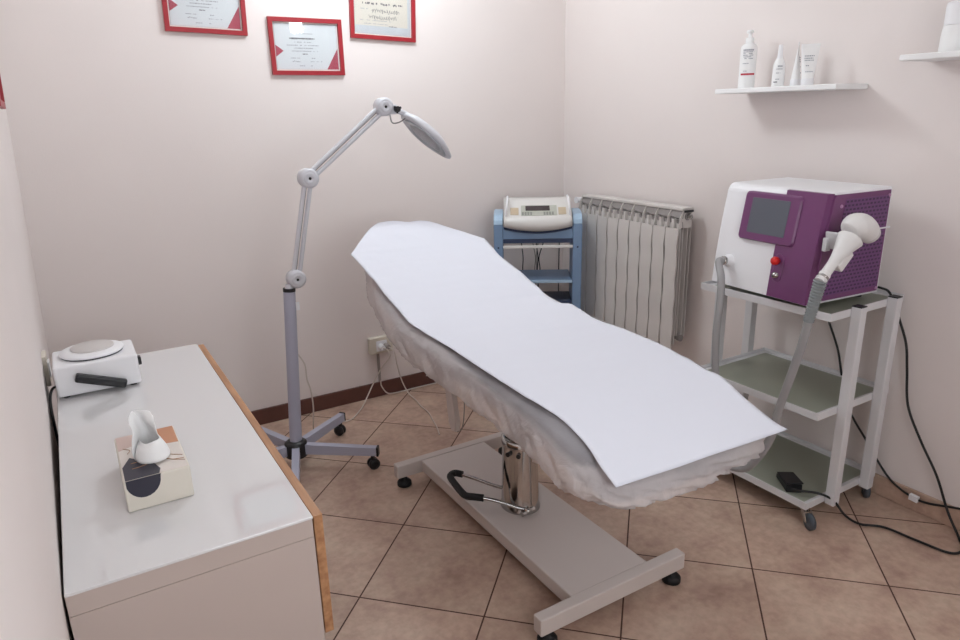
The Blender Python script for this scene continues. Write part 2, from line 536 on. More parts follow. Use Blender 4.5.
certificate(-1.449, 1.733, .33, .236, 0.0, 'red', 'red framed certificate hung lowest, in the middle of the three on the back wall')
certificate(-1.862, 1.893, .322, .236, 1.6, 'red', 'red framed certificate cut by the top edge, farthest left of the back wall group')
certificate(-1.074, 1.889, .327, .236, 2.2, 'cream', 'red framed cream certificate with a handwritten name, nearest the room corner')

# red picture on the left wall, only its far lower corner is in view
zc = 1.66
t = thing('framed_picture', 'red picture on the left wall at the very edge of the view', 'picture', (wl(1.64, -.978) + .001, -.978, 1.64))
t.rotation_euler = (0, radians(2.0), radians(1.15))
m = MB()
for a, b in (((0, -.23, -.16), (.014, .23, -.142)), ((0, -.23, .142), (.014, .23, .16)), ((0, -.23, -.142), (.014, -.212, .142)), ((0, .212, -.142), (.014, .23, .142))):
    m.box(a, b, .002)
m.build('frame', REDFRAME, t)
MB().box((0, -.212, -.142), (.006, .212, .142)).build('print_sheet', TRIRED, t)

# ------------------------------------------------------------------ wall shelves and the bottles on them
def wall_shelf(y0, y1, z, label):
    o = MB().box((-.19, y0, z), (-.001, y1, z + .018), .003).build('wall_shelf', PUMPW)
    return tag(o, label, 'shelf', 'white wall shelves')
SZ = 1.486
wall_shelf(-1.727, -1.214, SZ, 'white wall shelf carrying four cosmetic bottles and tubes')
wall_shelf(-2.43, -1.925, 1.562, 'white wall shelf cut by the right edge of the view')
ZT = SZ + .018
def label_marks(rows, cx, cy, rad, z0, name, m, parent, off, seed):
    """print wrapped on the room-facing side of a round bottle"""
    rnd = random.Random(seed)
    base = radians(222)
    o_ = None
    for (z, h, a0, a1, dens) in rows:
        a = a0; mb = MB()
        while a < a1:
            w = rnd.uniform(.05, .13)
            if rnd.random() < dens:
                b = min(a + w, a1)
                V = []
                for aa in (a, b):
                    for zz in (z - h / 2, z + h / 2):
                        V.append((cx + (rad + .0006) * cos(base + aa), cy + (rad + .0006) * sin(base + aa), z0 + zz))
                mb.add(V, [(0, 2, 3, 1)])
            a += w + rnd.uniform(.015, .04)
        if mb.v: o_ = mb.build(name, m, parent, off)
    return o_

# pump bottle
bx, by = -.10, -1.290
t = thing('pump_bottle', 'tall white pump bottle with a red band and grey print, leftmost on the shelf', 'bottle', (bx, by, ZT))
MB().lathe([(.030, 0), (.031, .003), (.031, .145), (.029, .156), (.020, .165), (.013, .168), (.013, .172)], (0, 0, 0)).build('bottle_body', PUMPW, t)
m = MB().lathe([(.015, .169), (.015, .186), (.009, .188), (.006, .190), (.006, .206)], (0, 0, 0), n=20)
m.box((-.012, -.010, .202), (.010, .010, .215), .005, 3, smooth=True)
m.tube([(.004, .004, .209), (.016, .016, .209), (.024, .024, .205)], .004, 10)
m.build('pump_head', PUMPW, t)
label_marks([(.141, .006, -.75, .55, .95), (.134, .003, -.75, .6, .9), (.128, .003, -.75, .4, .9), (.122, .003, -.75, .5, .9), (.116, .003, -.75, .35, .9), (.110, .003, -.7, .5, .9), (.092, .003, -.7, .0, .9), (.064, .003, -.7, -.1, .9)],
            0, 0, .031, 0, 'printed_line', PRINTGREY, t, None, 4)
mb = MB()
V = []
for k in range(13):
    a = radians(222) - .9 + 1.8 * k / 12
    for zz in (.049, .056): V.append(((.0316) * cos(a), (.0316) * sin(a), zz))
mb.add(V, [(2 * k, 2 * k + 2, 2 * k + 3, 2 * k + 1) for k in range(12)])
mb.build('red_band', PRINTRED, t)
# dropper bottle
t = thing('nozzle_bottle', 'small white bottle with a long pointed nozzle, second from left on the shelf', 'bottle', (-.09, -1.425, ZT))
MB().lathe([(.0215, 0), (.022, .002), (.022, .060), (.021, .078), (.017, .092), (.012, .102)], (0, 0, 0)).build('bottle_body', PUMPW, t)
MB().lathe([(.0125, .100), (.011, .104), (.009, .115), (.0075, .148), (.006, .151)], (0, 0, 0), n=20).build('nozzle_cap', WHITEPL, t)
label_marks([(.074, .005, -.4, .5, .95), (.064, .003, -.5, .6, .8), (.050, .003, -.5, .2, .8), (.028, .003, -.5, .1, .8)], 0, 0, .022, 0, 'printed_line', PRINTGREY, t, None, 8)
label_marks([(.018, .004, -.8, -.2, 1)], 0, 0, .022, 0, 'dark_print_mark', PRINTDARK, t, None, 9)
# two squeeze tubes standing on their caps
def squeeze_tube(loc, rz, h, wtop, rcap, label, seed):
    t = thing('squeeze_tube', label, 'tube', loc, rz)
    MB().lathe([(rcap, 0), (rcap, .022), (rcap * .93, .024)], (0, 0, 0), n=28).build('screw_cap', WHITEPL, t)
    n = 28; V = []; F = []
    rings = 9
    for k in range(rings):
        u = k / (rings - 1)
        rx = rcap * .93 + (wtop - rcap * .93) * u
        ry = rcap * .93 * (1 - u) + .0015 * u
        z = .024 + (h - .024) * u
        for i in range(n):
            a = 2 * pi * i / n
            V.append((rx * cos(a), ry * sin(a), z))
    F = [(k * n + i, k * n + (i + 1) % n, (k + 1) * n + (i + 1) % n, (k + 1) * n + i) for k in range(rings - 1) for i in range(n)]
    mb = MB().add(V, F, True)
    mb.box((-wtop, -.0018, h - .001), (wtop, .0018, h + .010), .0008)
    mb.build('tube_body', PUMPW, t)
    rnd = random.Random(seed)
    for zz, hh, xa, xb in ((.099, .003, -.018, .014), (.091, .003, -.018, .012), (.084, .003, -.017, .013), (.066, .003, -.012, .0), (.045, .003, -.012, .014)):
        u = (zz - .024) / (h - .024)
        y = -(rcap * .93 * (1 - u) + .0015 * u) - .0006
        x = xa; ink = MB()
        while x < xb:
            w = rnd.uniform(.002, .005)
            ink.box((x, y + .001, zz), (min(x + w, xb), y, zz + hh))
            x += w + .0015
        ink.build('printed_line', PRINTGREY, t)
    return t
squeeze_tube((-.085, -1.497, ZT), radians(30), .143, .016, .0185, 'narrow white squeeze tube tucked behind the wider tube', 3)
squeeze_tube((-.115, -1.566, ZT), radians(-48), .131, .031, .0215, 'wide white squeeze tube with flat crimped top, rightmost on the shelf', 5)
# bottles on the other shelf
ZT2 = 1.562 + .018
for (x, y, l) in ((-.10, -2.055, 'white lidded bottle at the left on the upper right shelf'),
                  (-.10, -2.128, 'white lidded bottle cut by the right edge of the view')):
    t = thing('lidded_bottle', l, 'bottle', (x, y + .026, ZT2), 0, 'lidded bottles on the right shelf')
    MB().lathe([(.033, 0), (.034, .003), (.033, .05), (.0305, .078)], (0, 0, 0)).build('bottle_body', PUMPW, t)
    MB().lathe([(.030, .079), (.030, .134), (.028, .141), (.020, .145), (.012, .146)], (0, 0, 0)).build('tall_cap', WHITEPL, t)

# ------------------------------------------------------------------ sideboard with wax heater and tissues
CX0, CX1, CY0, CY1, CH = -2.598, -2.192, -2.06, -.843, .721
root = thing('sideboard', 'white sideboard with glass top and wood drawer front along the left wall', 'sideboard', (-2.39, -1.45, 0))
O = root.location.copy()
m = MB()
g = .018
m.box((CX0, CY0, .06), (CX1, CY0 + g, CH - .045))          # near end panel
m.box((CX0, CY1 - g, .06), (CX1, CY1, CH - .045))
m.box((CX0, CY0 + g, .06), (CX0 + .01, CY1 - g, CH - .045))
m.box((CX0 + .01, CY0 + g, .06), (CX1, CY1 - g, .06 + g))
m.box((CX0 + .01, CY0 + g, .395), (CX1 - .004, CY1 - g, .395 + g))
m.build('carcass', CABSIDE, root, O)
MB().box((CX0, CY0, CH - .0445), (CX1, CY1, CH - .006), .001).build('top_panel', CABSIDE, root, O)
MB().box((CX0, CY0 - .002, CH - .006), (CX1 + .001, CY1 + .002, CH), .0015).build('glass_top', GLASSTOP, root, O)
MB().box((CX1 + .003, CY0 + .004, .448), (CX1 + .021, CY1 - .002, CH - .004), .0015).build('drawer_front', OAK, root, O)
MB().box((CX1 - .03, CY0 + g, .415), (CX1 + .003, CY1 - g, CH - .046)).build('gap_shade_slab', BLACKGAP, root, O)  # near-black slab, paints the shade in the gap behind the front
for x in (CX0 + .05, CX1 - .05):
    for y in (CY0 + .06, CY1 - .06):
        MB().cyl((x, y, 0), (x, y, .06), .015, .02).build('leg', WHITEMET, root, O)

# wax heater
HX0, HX1, HY0, HY1, HZ0, HZ1 = -2.594, -2.388, -1.139, -.973, CH + .006, CH + .092
root = thing('wax_heater', 'white box wax heater with round lid and black handle on the sideboard', 'wax heater', (-2.49, -1.056, CH))
O = root.location.copy()
MB().prism([(HX0, HZ0), (HX1, HZ0), (HX1, HZ1), (HX0, HZ1)], 'y', HY0, HY1, .006).build('housing', WHITEPL, root, O)
for x in (HX0 + .02, HX1 - .02):
    for y in (HY0 + .02, HY1 - .02):
        MB().cyl((x, y, CH), (x, y, HZ0), .008).build('rubber_foot', RUBBER, root, O)
lc = Vector((-2.495, -1.045, 0))
MB().lathe([(.0785, 0), (.0785, .0045)], lc + Vector((0, 0, HZ1))).build('lid_seal', BLACKPL, root, O)
lid = MB().lathe([(.080, .004), (.082, .007), (.080, .010), (.064, .013), (.06, .0135)], lc + Vector((0, 0, HZ1)), n=48).build('lid', WHITEPL, root, O)
MB().lathe([(.055, .0135), (.055, .017), (.052, .019), (.0, .0205)], lc + Vector((0.003, 0.005, HZ1)), n=48).build('lid_window', LID, lid, O)
h = MB()
R_ = Matrix.Rotation(radians(20.5), 3, 'Y')
h.box((-2.486 - .063, HY0 - .024, .760 - .012), (-2.486 + .063, HY0 - .004, .760 + .012), .005, 3, R_)
h.cyl((-2.500, HY0 - .006, .765), (-2.500, HY0 + .002, .765), .008)
h.build('handle', BLACKPL, root, O)
MB().box((HX1 - .002, HY0 + .03, .770), (HX1 + .010, HY0 + .05, .794), .003).build('switch', BLACKPL, root, O)
MB().tube([(HX0 + .008, HY0 + .03, .752), (HX0 - .010, HY0 + .015, .752), (HX0 - .018, HY0 - .03, .728), (HX0 - .018, HY0 - .06, .66), (HX0 - .016, HY0 - .08, .50), (HX0 - .016, HY0 - .09, .30), (HX0 - .016, HY0 - .10, .10)], .0035).build('power_cord', CORDK, root, O)
t = thing('wall_socket', 'cream wall socket on the left wall behind the wax heater', 'socket', (wl(.76, -.95), -.95, .76))
MB().box((0, -.035, -.045), (.012, .035, .045), .003).build('socket_plate', SOCK, t)
MB().box((.012, -.02, -.022), (.016, .02, .022), .001).build('socket_insert', WHITEPL, t)

# tissue box
TX0, TX1, TY0, TY1, TZ1 = -2.486, -2.367, -1.858, -1.640, .789
root = thing('tissue_box', 'cream tissue box with navy and terracotta print on the sideboard', 'tissue box', (-2.4265, -1.75, CH))
O = root.location.copy()
box = MB().box((TX0, TY0, CH + .0005), (TX1, TY1, TZ1 - .0008), .003).build('carton', TBOX, root, O)
def decal(pts, m, name, plane, z):
    n = len(pts)
    def P(p, e):
        if plane == 'top': return (p[0], p[1], z + e)
        return (p[0], z - e, p[1])
    return MB().add([P(p, 0) for p in pts] + [P(p, .0005) for p in pts],
                    [tuple(range(n)), tuple(range(2 * n - 1, n - 1, -1))] + [(i, (i + 1) % n, n + (i + 1) % n, n + i) for i in range(n)]).build(name, m, box, O)
zt = TZ1 - .0008
decal([(TX0 + .003, TY0 + .003), (TX1 - .003, TY0 + .003), (TX1 - .003, TY1 - .003), (TX0 + .003, TY1 - .003)], TTOP, 'top_print', 'top', zt)
zt += .0005
decal([(TX1 - .045, TY1 - .085), (TX1 - .003, TY1 - .093), (TX1 - .003, TY1 - .003), (TX1 - .05, TY1 - .003)], TORANGE, 'terracotta_print', 'top', zt)
decal([(TX0 + .003, TY1 - .075), (TX0 + .045, TY1 - .055), (TX0 + .05, TY1 - .003), (TX0 + .003, TY1 - .003)], TPINK, 'pink_print', 'top', zt)
decal([(TX0 + .004, TY0 + .001), (TX0 + .064, TY0 + .001), (TX0 + .068, TY0 + .02), (TX0 + .06, TY0 + .05), (TX0 + .02, TY0 + .10), (TX0 + .004, TY0 + .06)], TNAVY, 'navy_print', 'top', zt)
arc = [(TX0 + .004, zt - .001), (TX0 + .066, zt - .001)] + [(TX0 + .035 + .031 * cos(a) - .001, zt - .006 - .036 * sin(a)) for a in [pi * k / 12 for k in range(0, 12)]] + [(TX0 + .004, zt - .012)]
decal(arc, TNAVY, 'navy_print', 'front', TY0)
for pts in ([(TX1 - .004, TY0 + .03), (TX1 - .03, TY0 + .05), (TX1 - .05, TY0 + .09)], [(TX1 - .004, TY0 + .04), (TX1 - .025, TY0 + .045), (TX1 - .045, TY0 + .065)],
            [(TX1 - .005, TY0 + .055), (TX1 - .03, TY0 + .075), (TX1 - .042, TY0 + .105)], [(TX0 + .012, TY0 + .15), (TX0 + .024, TY0 + .135), (TX0 + .018, TY0 + .12)],
            [(TX0 + .02, TY0 + .07), (TX0 + .035, TY0 + .072), (TX0 + .05, TY0 + .078)], [(TX0 + .02, TY0 + .045), (TX0 + .035, TY0 + .047), (TX0 + .05, TY0 + .052)]):
    MB().tube([(x, y, zt + .0008) for x, y in pts], .0006, 5, 5).build('gold_line_print', TGOLD, box, O)
n = 32
decal([(-2.4265 + .021 * cos(2 * pi * k / n), -1.745 + .05 * sin(2 * pi * k / n)) for k in range(n)], HOLE, 'opening', 'top', zt)

# the tissue pulled up out of it: a folded, standing plume that flops forward over the slot
tc_ = Vector((-2.428, -1.745, TZ1 + .001))
m = MB()
nu, nv = 25, 34
V = []
for j in range(nv):
    v = j / (nv - 1)
    for i in range(nu):
        u = i / (nu - 1) * 2 - 1
        # sheet comes out of the slot, rises, and folds back
        wdt = .018 + .011 * sin(pi * min(1, v * 1.15)) - .003 * v
        z = .084 * sin(pi * .5 * min(1, v * 1.25)) - .014 * max(0, v - .8) * 5 - .012 * u * u * v
        y = .004 + .030 * v - .036 * (u * u) + .006 * sin(3.1 * u + 5 * v)
        x = u * wdt - .004 + .006 * sin(7 * v + 1.5 * u)
        q = Vector((x, y, z))
        q += Vector((1, 1, .4)) * (.004 * noise.noise(Vector((u * 2.2, v * 4.0, 3.1))))
        V.append(tc_ + q)
m.add(V, [(j * nu + i, j * nu + i + 1, (j + 1) * nu + i + 1, (j + 1) * nu + i) for j in range(nv - 1) for i in range(nu - 1)], True)
# front fold, a rounded cup lying over the near edge of the slot
V = []
nu2, nv2 = 31, 16
for j in range(nv2):
    v = j / (nv2 - 1)
    for i in range(nu2):
        a = radians(-215) + radians(250) * i / (nu2 - 1)
        r = .017 + .014 * v
        x = r * cos(a) * 1.05 + .004
        y = r * sin(a) * 1.35 - .028 - .006 * v
        z = .034 * (1 - v) ** .7 + .014 * (1 - abs(2 * i / (nu2 - 1) - 1)) * v * 0 + .004 + .003 * noise.noise(Vector((i * .12, v * 2, .5)))
        V.append(tc_ + Vector((x, y, max(.003, z))))
m.add(V, [(j * nu2 + i, j * nu2 + i + 1, (j + 1) * nu2 + i + 1, (j + 1) * nu2 + i) for j in range(nv2 - 1) for i in range(nu2 - 1)], True)
o = m.build('tissue', TISSUE)
sm = o.modifiers.new('thickness', 'SOLIDIFY'); sm.thickness = .0008
tag(o, 'white paper tissue sticking up out of the tissue box', 'tissue')

# ------------------------------------------------------------------ treatment bed
PYs = [-2.30, -2.24, -2.18, -2.10, -2.0, -1.93, -1.83, -1.68, -1.45, -1.3, -1.2, -1.08, -.9, -.75, -.65, -.55, -.45, -.3]
PZs = [.585, .622, .652, .688, .722, .737, .748, .758, .765, .772, .783, .815, .872, .928, .962, .985, .99, .985]
def prof(y):
    def lerp(yy):
        if yy <= PYs[0]: return PZs[0]
        for a in range(len(PYs) - 1):
            if yy <= PYs[a + 1]:
                t = (yy - PYs[a]) / (PYs[a + 1] - PYs[a])
                return PZs[a] + (PZs[a + 1] - PZs[a]) * t
        return PZs[-1]
    return (lerp(y) * 2 + lerp(y - .02) + lerp(y + .02)) / 4

BCX = -1.295
half = [(0, -.51), (.07, -.515), (.115, -.535), (.145, -.575), (.172, -.65), (.21, -.745), (.258, -.85), (.290, -.98), (.303, -1.15), (.304, -1.4),
        (.304, -1.65), (.303, -1.9), (.300, -2.03), (.291, -2.09), (.270, -2.14), (.234, -2.172), (.18, -2.186), (.10, -2.192), (0, -2.194)]
def catmull(P, res):
    E = [P[0] * 2 - P[1]] + P + [P[-1] * 2 - P[-2]]
    Q = []
    for k in range(1, len(E) - 2):
        p0, p1, p2, p3 = E[k - 1:k + 3]
        for j in range(res):
            t = j / res
            Q.append(0.5 * ((2 * p1) + (p2 - p0) * t + (2 * p0 - 5 * p1 + 4 * p2 - p3) * t * t + (3 * p1 - p0 - 3 * p2 + p3) * t ** 3))
    Q.append(P[-1])
    return Q
def resample(Q, n):
    s = [0]
    for a, b in zip(Q, Q[1:]): s.append(s[-1] + (b - a).length)
    R = []; k = 0
    for i in range(n + 1):
        d = s[-1] * i / n
        while k < len(s) - 2 and s[k + 1] < d: k += 1
        t = (d - s[k]) / max(1e-9, s[k + 1] - s[k])
        R.append(Q[k].lerp(Q[k + 1], t))
    return R
NS = 220
hr = resample(catmull([Vector((a, b, 0)) for a, b in half], 12), NS)
outline = [Vector((BCX + p.x, p.y, 0)) for p in hr] + [Vector((BCX - p.x, p.y, 0)) for p in reversed(hr[1:-1])]
NO = len(outline)
def onormal(k):
    t = (outline[(k + 1) % NO] - outline[k - 1]).normalized()
    n = Vector((-t.y, t.x, 0))
    c = Vector((BCX, max(-1.9, min(-.75, outline[k].y)), 0))
    return n if n.dot(outline[k] - c) > 0 else -n
ON = [onormal(k) for k in range(NO)]

def spine(p): return Vector((BCX, max(-1.95, min(-.72, p.y)), 0))
def shell(mb, top_rings, side, zoff, smooth=True):
    V = []; F = []
    rings = 0
    for r in top_rings:
        for k in range(NO):
            s = spine(outline[k]); p = s + (outline[k] - s) * r
            V.append(Vector((p.x, p.y, prof(p.y) + zoff - .016 * max(0, (r - .86) / .14) ** 2)))
        rings += 1
    for fn in side:
        for k in range(NO):
            V.append(fn(k))
        rings += 1
    for a in range(rings - 1):
        for k in range(NO):
            F.append((a * NO + k, a * NO + (k + 1) % NO, (a + 1) * NO + (k + 1) % NO, (a + 1) * NO + k))
    mb.add(V, F, smooth)
    return V, rings

root = thing('treatment_bed', 'cream steel treatment bed with chrome lift column under white paper', 'treatment bed', (-1.295, -1.45, 0))
O = root.location.copy()
# mattress
mm = MB()
tops = [.02, .2, .4, .6, .75, .86, .93, .97, 1.0]
def mside(off, dz):
    return lambda k: Vector((outline[k].x, outline[k].y, prof(outline[k].y) - .022 + dz)) - ON[k] * (.012 - off)
tr_ = [r * .975 for r in tops]
V, R = shell(mm, tr_, [mside(.0, -.008), mside(.003, -.022), mside(.002, -.045), mside(-.006, -.062), mside(-.03, -.068), mside(-.20, -.068)], -.008)
mm.build('mattress', VINYL, root, O)
# under frame following the mattress
for sx in (-1, 1):
    MB().tube([(BCX + sx * .20, y, prof(y) - .118) for y in (-2.10, -1.95, -1.85, -1.7, -1.45, -1.22, -1.1, -.9, -.75, -.66)], .016, 8, 4).build('side_rail', BEDMET, root, O)
for y in (-1.95, -1.6, -1.3, -.85):
    MB().box((BCX - .21, y - .015, prof(y) - .13), (BCX + .21, y + .015, prof(y) - .10), .003).build('cross_member', BEDMET, root, O)
MB().box((BCX - .15, -1.66, .60), (BCX + .15, -1.27, .648), .006).build('lift_head', BEDMET, root, O)
# base
MB().box((-1.432, -1.90, .050), (-1.135, -.90, .097), .004).build('base_plate', BEDMET, root, O)
for (x0, x1, y0, y1) in ((-1.540, -.985, -.935, -.897), (-1.568, -1.010, -1.938, -1.900)):
    cb = MB().box((x0, y0, .046), (x1, y1, .101), .004).build('crossbar', BEDMET, root, O)
    for x in (x0 + .035, x1 - .035):
        MB().lathe([(.020, 0), (.029, .004), (.029, .018), (.022, .026), (.012, .028), (.012, .048)], (x, (y0 + y1) / 2, 0), n=20).build('levelling_foot', RUBBER, cb, O)
# lift column: oval chrome tube with a cut-away collar, piston inside
ccx, ccy = -1.280, -1.415
col = MB().lathe([(.068, .097), (.068, .103), (.064, .110), (.059, .335), (.059, .358), (.055, .361), (.050, .357), (.050, .31)], (ccx, ccy, 0), n=48, sx=1.0, sy=1.12).build('lift_column', CHROME, root, O)
MB().lathe([(.034, .2), (.034, .60)], (ccx, ccy, 0), n=32).build('piston', STEEL, root, O)
MB().lathe([(.0615, .340), (.0615, .364), (.0515, .367), (.0515, .335)], (ccx, ccy, 0), n=48, sx=1.0, sy=1.12).build('column_collar', CHROME, col, O)
for a in (200, 232):
    d = Vector((cos(radians(a)), sin(radians(a)), 0))
    p = Vector((ccx, ccy, .322)) + d * .058
    MB().cyl(p, p + d * .014, .008).build('collar_screw', BLACKPL, col, O)
# pump pedal
ped = MB()
ped.tube([(-1.297, -1.486, .118), (-1.325, -1.470, .126), (-1.385, -1.432, .152), (-1.437, -1.402, .170)], .0065)
ped.tube([(-1.305, -1.392, .150), (-1.348, -1.345, .160), (-1.385, -1.285, .168), (-1.420, -1.225, .172)], .0065)
ped.cyl((-1.325, -1.492, .112), (-1.272, -1.488, .114), .010)
ped.sphere((-1.300, -1.490, .116), .014)
pd = ped.build('pump_pedal', CHROME, root, O)
MB().tube([(-1.430, -1.412, .170), (-1.452, -1.390, .170), (-1.473, -1.366, .170), (-1.474, -1.330, .171), (-1.463, -1.245, .172), (-1.452, -1.218, .172), (-1.430, -1.213, .172), (-1.412, -1.236, .172)], .0125, 12).build('pedal_grip', RUBBER, pd, O)
# backrest bracket hanging below the cover, and the release lever near the head
br = MB()
br.prism([(-1.300, .66), (-1.268, .66), (-1.300, .43), (-1.318, .405), (-1.345, .410), (-1.350, .45)], 'x', -1.495, -1.475, .003)
b = br.build('backrest_bracket', BEDMET, root, O)
m = MB().tube([(-1.485, -1.318, .585), (-1.485, -1.300, .600), (-1.485, -1.330, .612)], .008)
m.build('bracket_hook', RUBBER, b, O)
MB().tube([(-1.47, -1.365, .62), (-1.47, -1.372, .53), (-1.47, -1.355, .43), (-1.478, -1.33, .40)], .002, 6).build('release_cable', CORDG, b, O)
MB().tube([(-1.47, -.86, .70), (-1.50, -.945, .626), (-1.505, -1.07, .592)], .007, 8).build('release_lever', STEEL, root, O)

# ------------------------------------------------------------------ fitted non-woven sheet over the mattress
def hemdrop(k):
    p = outline[k]
    y = p.y
    d = .110
    if y > -1.15: d = .110 - .02 * min(1, (y + 1.15) / .4)
    if y < -2.06: d = .110 - .040 * min(1, (-2.06 - y) / .10)
    return d
arcl = [0]
for k in range(NO): arcl.append(arcl[-1] + (outline[(k + 1) % NO] - outline[k]).length)
def skirt(v):
    def fn(k):
        p = outline[k]; n = ON[k]; s = arcl[k]
        foot = max(0, min(1, (-2.0 - p.y) / .15))
        def crease(x, yv, zz): return (1 - 2.2 * abs(noise.noise(Vector((x, yv, zz)))))
        wr = noise.noise(Vector((s * 9, v * 1.2, 0))) * .012 + crease(s * 17 + v * 2.0, v * 1.0, 5) * .013
        wr += crease(s * 37 + v * 5, v * 1.5, 15) * .009
        wr += foot * (crease(s * 15 + v * 7, v * 1.2, 9) * .016)
        wr *= (v ** .8)
        out = .006 + .012 * sin(pi * min(1, v * 1.05)) - .045 * max(0, v - .72) / .28 * .6
        gather = .004 * sin(s * 190 + 6 * noise.noise(Vector((s * 12, 0, 0)))) * max(0, (v - .55) / .45)
        z = prof(p.y) - .016 - hemdrop(k) * v * (1 + .10 * noise.noise(Vector((s * 7, 2, 0))))
        q = Vector((p.x, p.y, z)) + n * (out + wr + gather)
        return q
    return fn
sh = MB()
shell(sh, [.02, .2, .4, .6, .75, .86, .93, .97, 1.0], [skirt(v) for v in (.06, .13, .2, .27, .34, .41, .48, .55, .62, .69, .76, .83, .89, .95, 1.0)], .001)
o = sh.build('fitted_sheet', SHEET)
st = o.data.attributes.new('stretch', 'FLOAT', 'POINT')
for q in o.data.vertices:
    y_ = o.location.y + q.co.y
    reach = 5.5 + 3.5 * max(0, min(1, (-1.35 - y_) / .45))
    reach -= 3.5 * max(0, min(1, (-2.10 - y_) / .06))
    st.data[q.index].value = max(0, min(1, reach - q.index // NO + .5))
tag(o, 'translucent gathered cover stretched over the mattress under the paper', 'bed sheet')

# ------------------------------------------------------------------ white paper strip on the bed
Lp = [(-1.563, -2.205), (-1.563, -2.154), (-1.551, -2.085), (-1.555, -1.995), (-1.571, -1.93), (-1.58, -1.835), (-1.586, -1.68), (-1.582, -1.447), (-1.592, -1.254), (-1.588, -1.202), (-1.585, -1.076), (-1.586, -.887), (-1.594, -.75)]
Rp = [(-.994, -2.222), (-1.012, -2.185), (-1.022, -2.11), (-1.016, -2.05), (-1.014, -2.012), (-1.032, -1.96), (-1.027, -1.85), (-1.027, -1.70), (-1.04, -1.53), (-1.024, -1.44), (-1.006, -1.345), (-1.035, -1.30), (-1.017, -1.151), (-1.010, -1.027), (-1.020, -.928), (-1.008, -.763)]
Hp = [(-1.594, -.75), (-1.50, -.64), (-1.42, -.54), (-1.345, -.462), (-1.285, -.462), (-1.245, -.52), (-1.175, -.52), (-1.10, -.645), (-1.05, -.71), (-1.008, -.763)]
def path(P, n, res=10): return resample(catmull([Vector((a, b, 0)) for a, b in P], res), n)
NR, NC = 150, 44
Lr, Rr = path(Lp, NR), path(Rp, NR)
Hr = path(Hp, NC, 4)
rows = []
for a, b in zip(Lr, Rr):
    rows.append([a.lerp(b, i / NC) for i in range(NC + 1)])
last = rows[-1]
for q in range(1, 15):
    rows.append([last[i].lerp(Hr[i], q / 14) for i in range(NC + 1)])
def paper_z(p, u, edge):
    z = prof(p.y) + .0065
    z += .0022 * noise.noise(Vector((p.x * 5, p.y * 9, 1))) + .0012 * noise.noise(Vector((p.x * 9, p.y * 30, 4)))
    z += .006 * max(0, noise.noise(Vector((0, p.y * 9, 7)))) * max(0, abs(u - .5) * 2 - .75) * 4
    return z
pm = MB()
V = []
for j, r in enumerate(rows):
    for i, p in enumerate(r):
        V.append(Vector((p.x, p.y, paper_z(p, i / NC, j))))
w = NC + 1
pm.add(V, [(j * w + i, j * w + i + 1, (j + 1) * w + i + 1, (j + 1) * w + i) for j in range(len(rows) - 1) for i in range(NC)], True)
o = pm.build('paper_sheet', PAPER)
md = o.modifiers.new('thickness', 'SOLIDIFY'); md.thickness = .0015; md.offset = 1
tag(o, 'long white paper strip laid over the treatment bed', 'bed paper')

# ------------------------------------------------------------------ magnifier lamp
LB = Vector((-1.824, -.529, 0))
root = thing('magnifier_lamp', 'grey five-legged magnifier floor lamp with folding arm by the back wall', 'floor lamp', LB)
O = LB.copy()
def castor_mb(c, ang, r=.024, w=.036):
    c = Vector(c); d = Vector((cos(ang), sin(ang), 0)); s = Vector((-sin(ang), cos(ang), 0))
    m = MB()
    for sg in (-1, 1):
        p = c + s * (sg * w * .28)
        m.lathe([(r * .55, -w * .22), (r, -w * .14), (r, w * .14), (r * .55, w * .22)], p + Vector((0, 0, r)), s, n=20)
    m.cyl(c + Vector((0, 0, r)) - s * w * .1, c + Vector((0, 0, r)) + s * w * .1, r * .5, n=16)
    return m
for k in range(5):
    a = radians(-35.5 + 72 * k)
    d = Vector((cos(a), sin(a), 0)); s = Vector((-sin(a), cos(a), 0))
    q = []
    for (t_, hh, ww, zz) in ((.035, .044, .030, .070), (.348, .036, .028, .066)):
        for sy in (-1, 1):
            for sz in (0, 1):
                q.append(LB + d * t_ + s * (sy * ww / 2) + Vector((0, 0, zz + hh * sz)))
    m = MB().add(q, [(0, 1, 3, 2), (4, 6, 7, 5), (0, 4, 5, 1), (2, 3, 7, 6), (1, 5, 7, 3), (0, 2, 6, 4)])
    lg = m.build('leg', LAVMET, root, O)
    e = LB + d * .348
    MB().add([e + s * (sy * .0145) + Vector((0, 0, z)) + d * t_ for t_ in (-.001, .007) for sy in (-1, 1) for z in (.064, .104)],
             [(0, 1, 3, 2), (4, 6, 7, 5), (0, 4, 5, 1), (2, 3, 7, 6), (1, 5, 7, 3), (0, 2, 6, 4)]).build('end_cap', BLACKPL, lg, O)
    cm = castor_mb(LB + d * .328 + s * .004, a + .6 + k)
    cm.cyl(LB + d * .328 + Vector((0, 0, .03)), LB + d * .328 + Vector((0, 0, .067)), .009, n=14)
    cm.build('castor', BLACKPL, lg, O)
MB().lathe([(.044, .058), (.047, .062), (.047, .118), (.040, .125), (.030, .130)], LB, n=28).build('hub', BLACKPL, root, O)
ptop = Vector((-1.780, -.52, .770))
MB().cyl(LB + Vector((.002, 0, .125)), ptop, .0255, .0235, 28).build('pole', LAVMET, root, O)
pd_ = (ptop - LB).normalized()
MB().cyl(ptop, ptop + pd_ * .014, .0245, .0245).build('pole_collar', BLACKPL, root, O)
st = MB().box((-1.766, -.5475, .695), (-1.752, -.542, .728), .0005)
st.build('white_sticker', WHITEPL, root, O)
MB().cyl(ptop + pd_ * .012, ptop + pd_ * .03, .018, .013).build('arm_socket', LAMPW, root, O)
j1 = Vector((-1.748, -.52, .818)); j2 = Vector((-1.660, -.52, 1.208)); j3 = Vector((-1.324, -.52, 1.468))
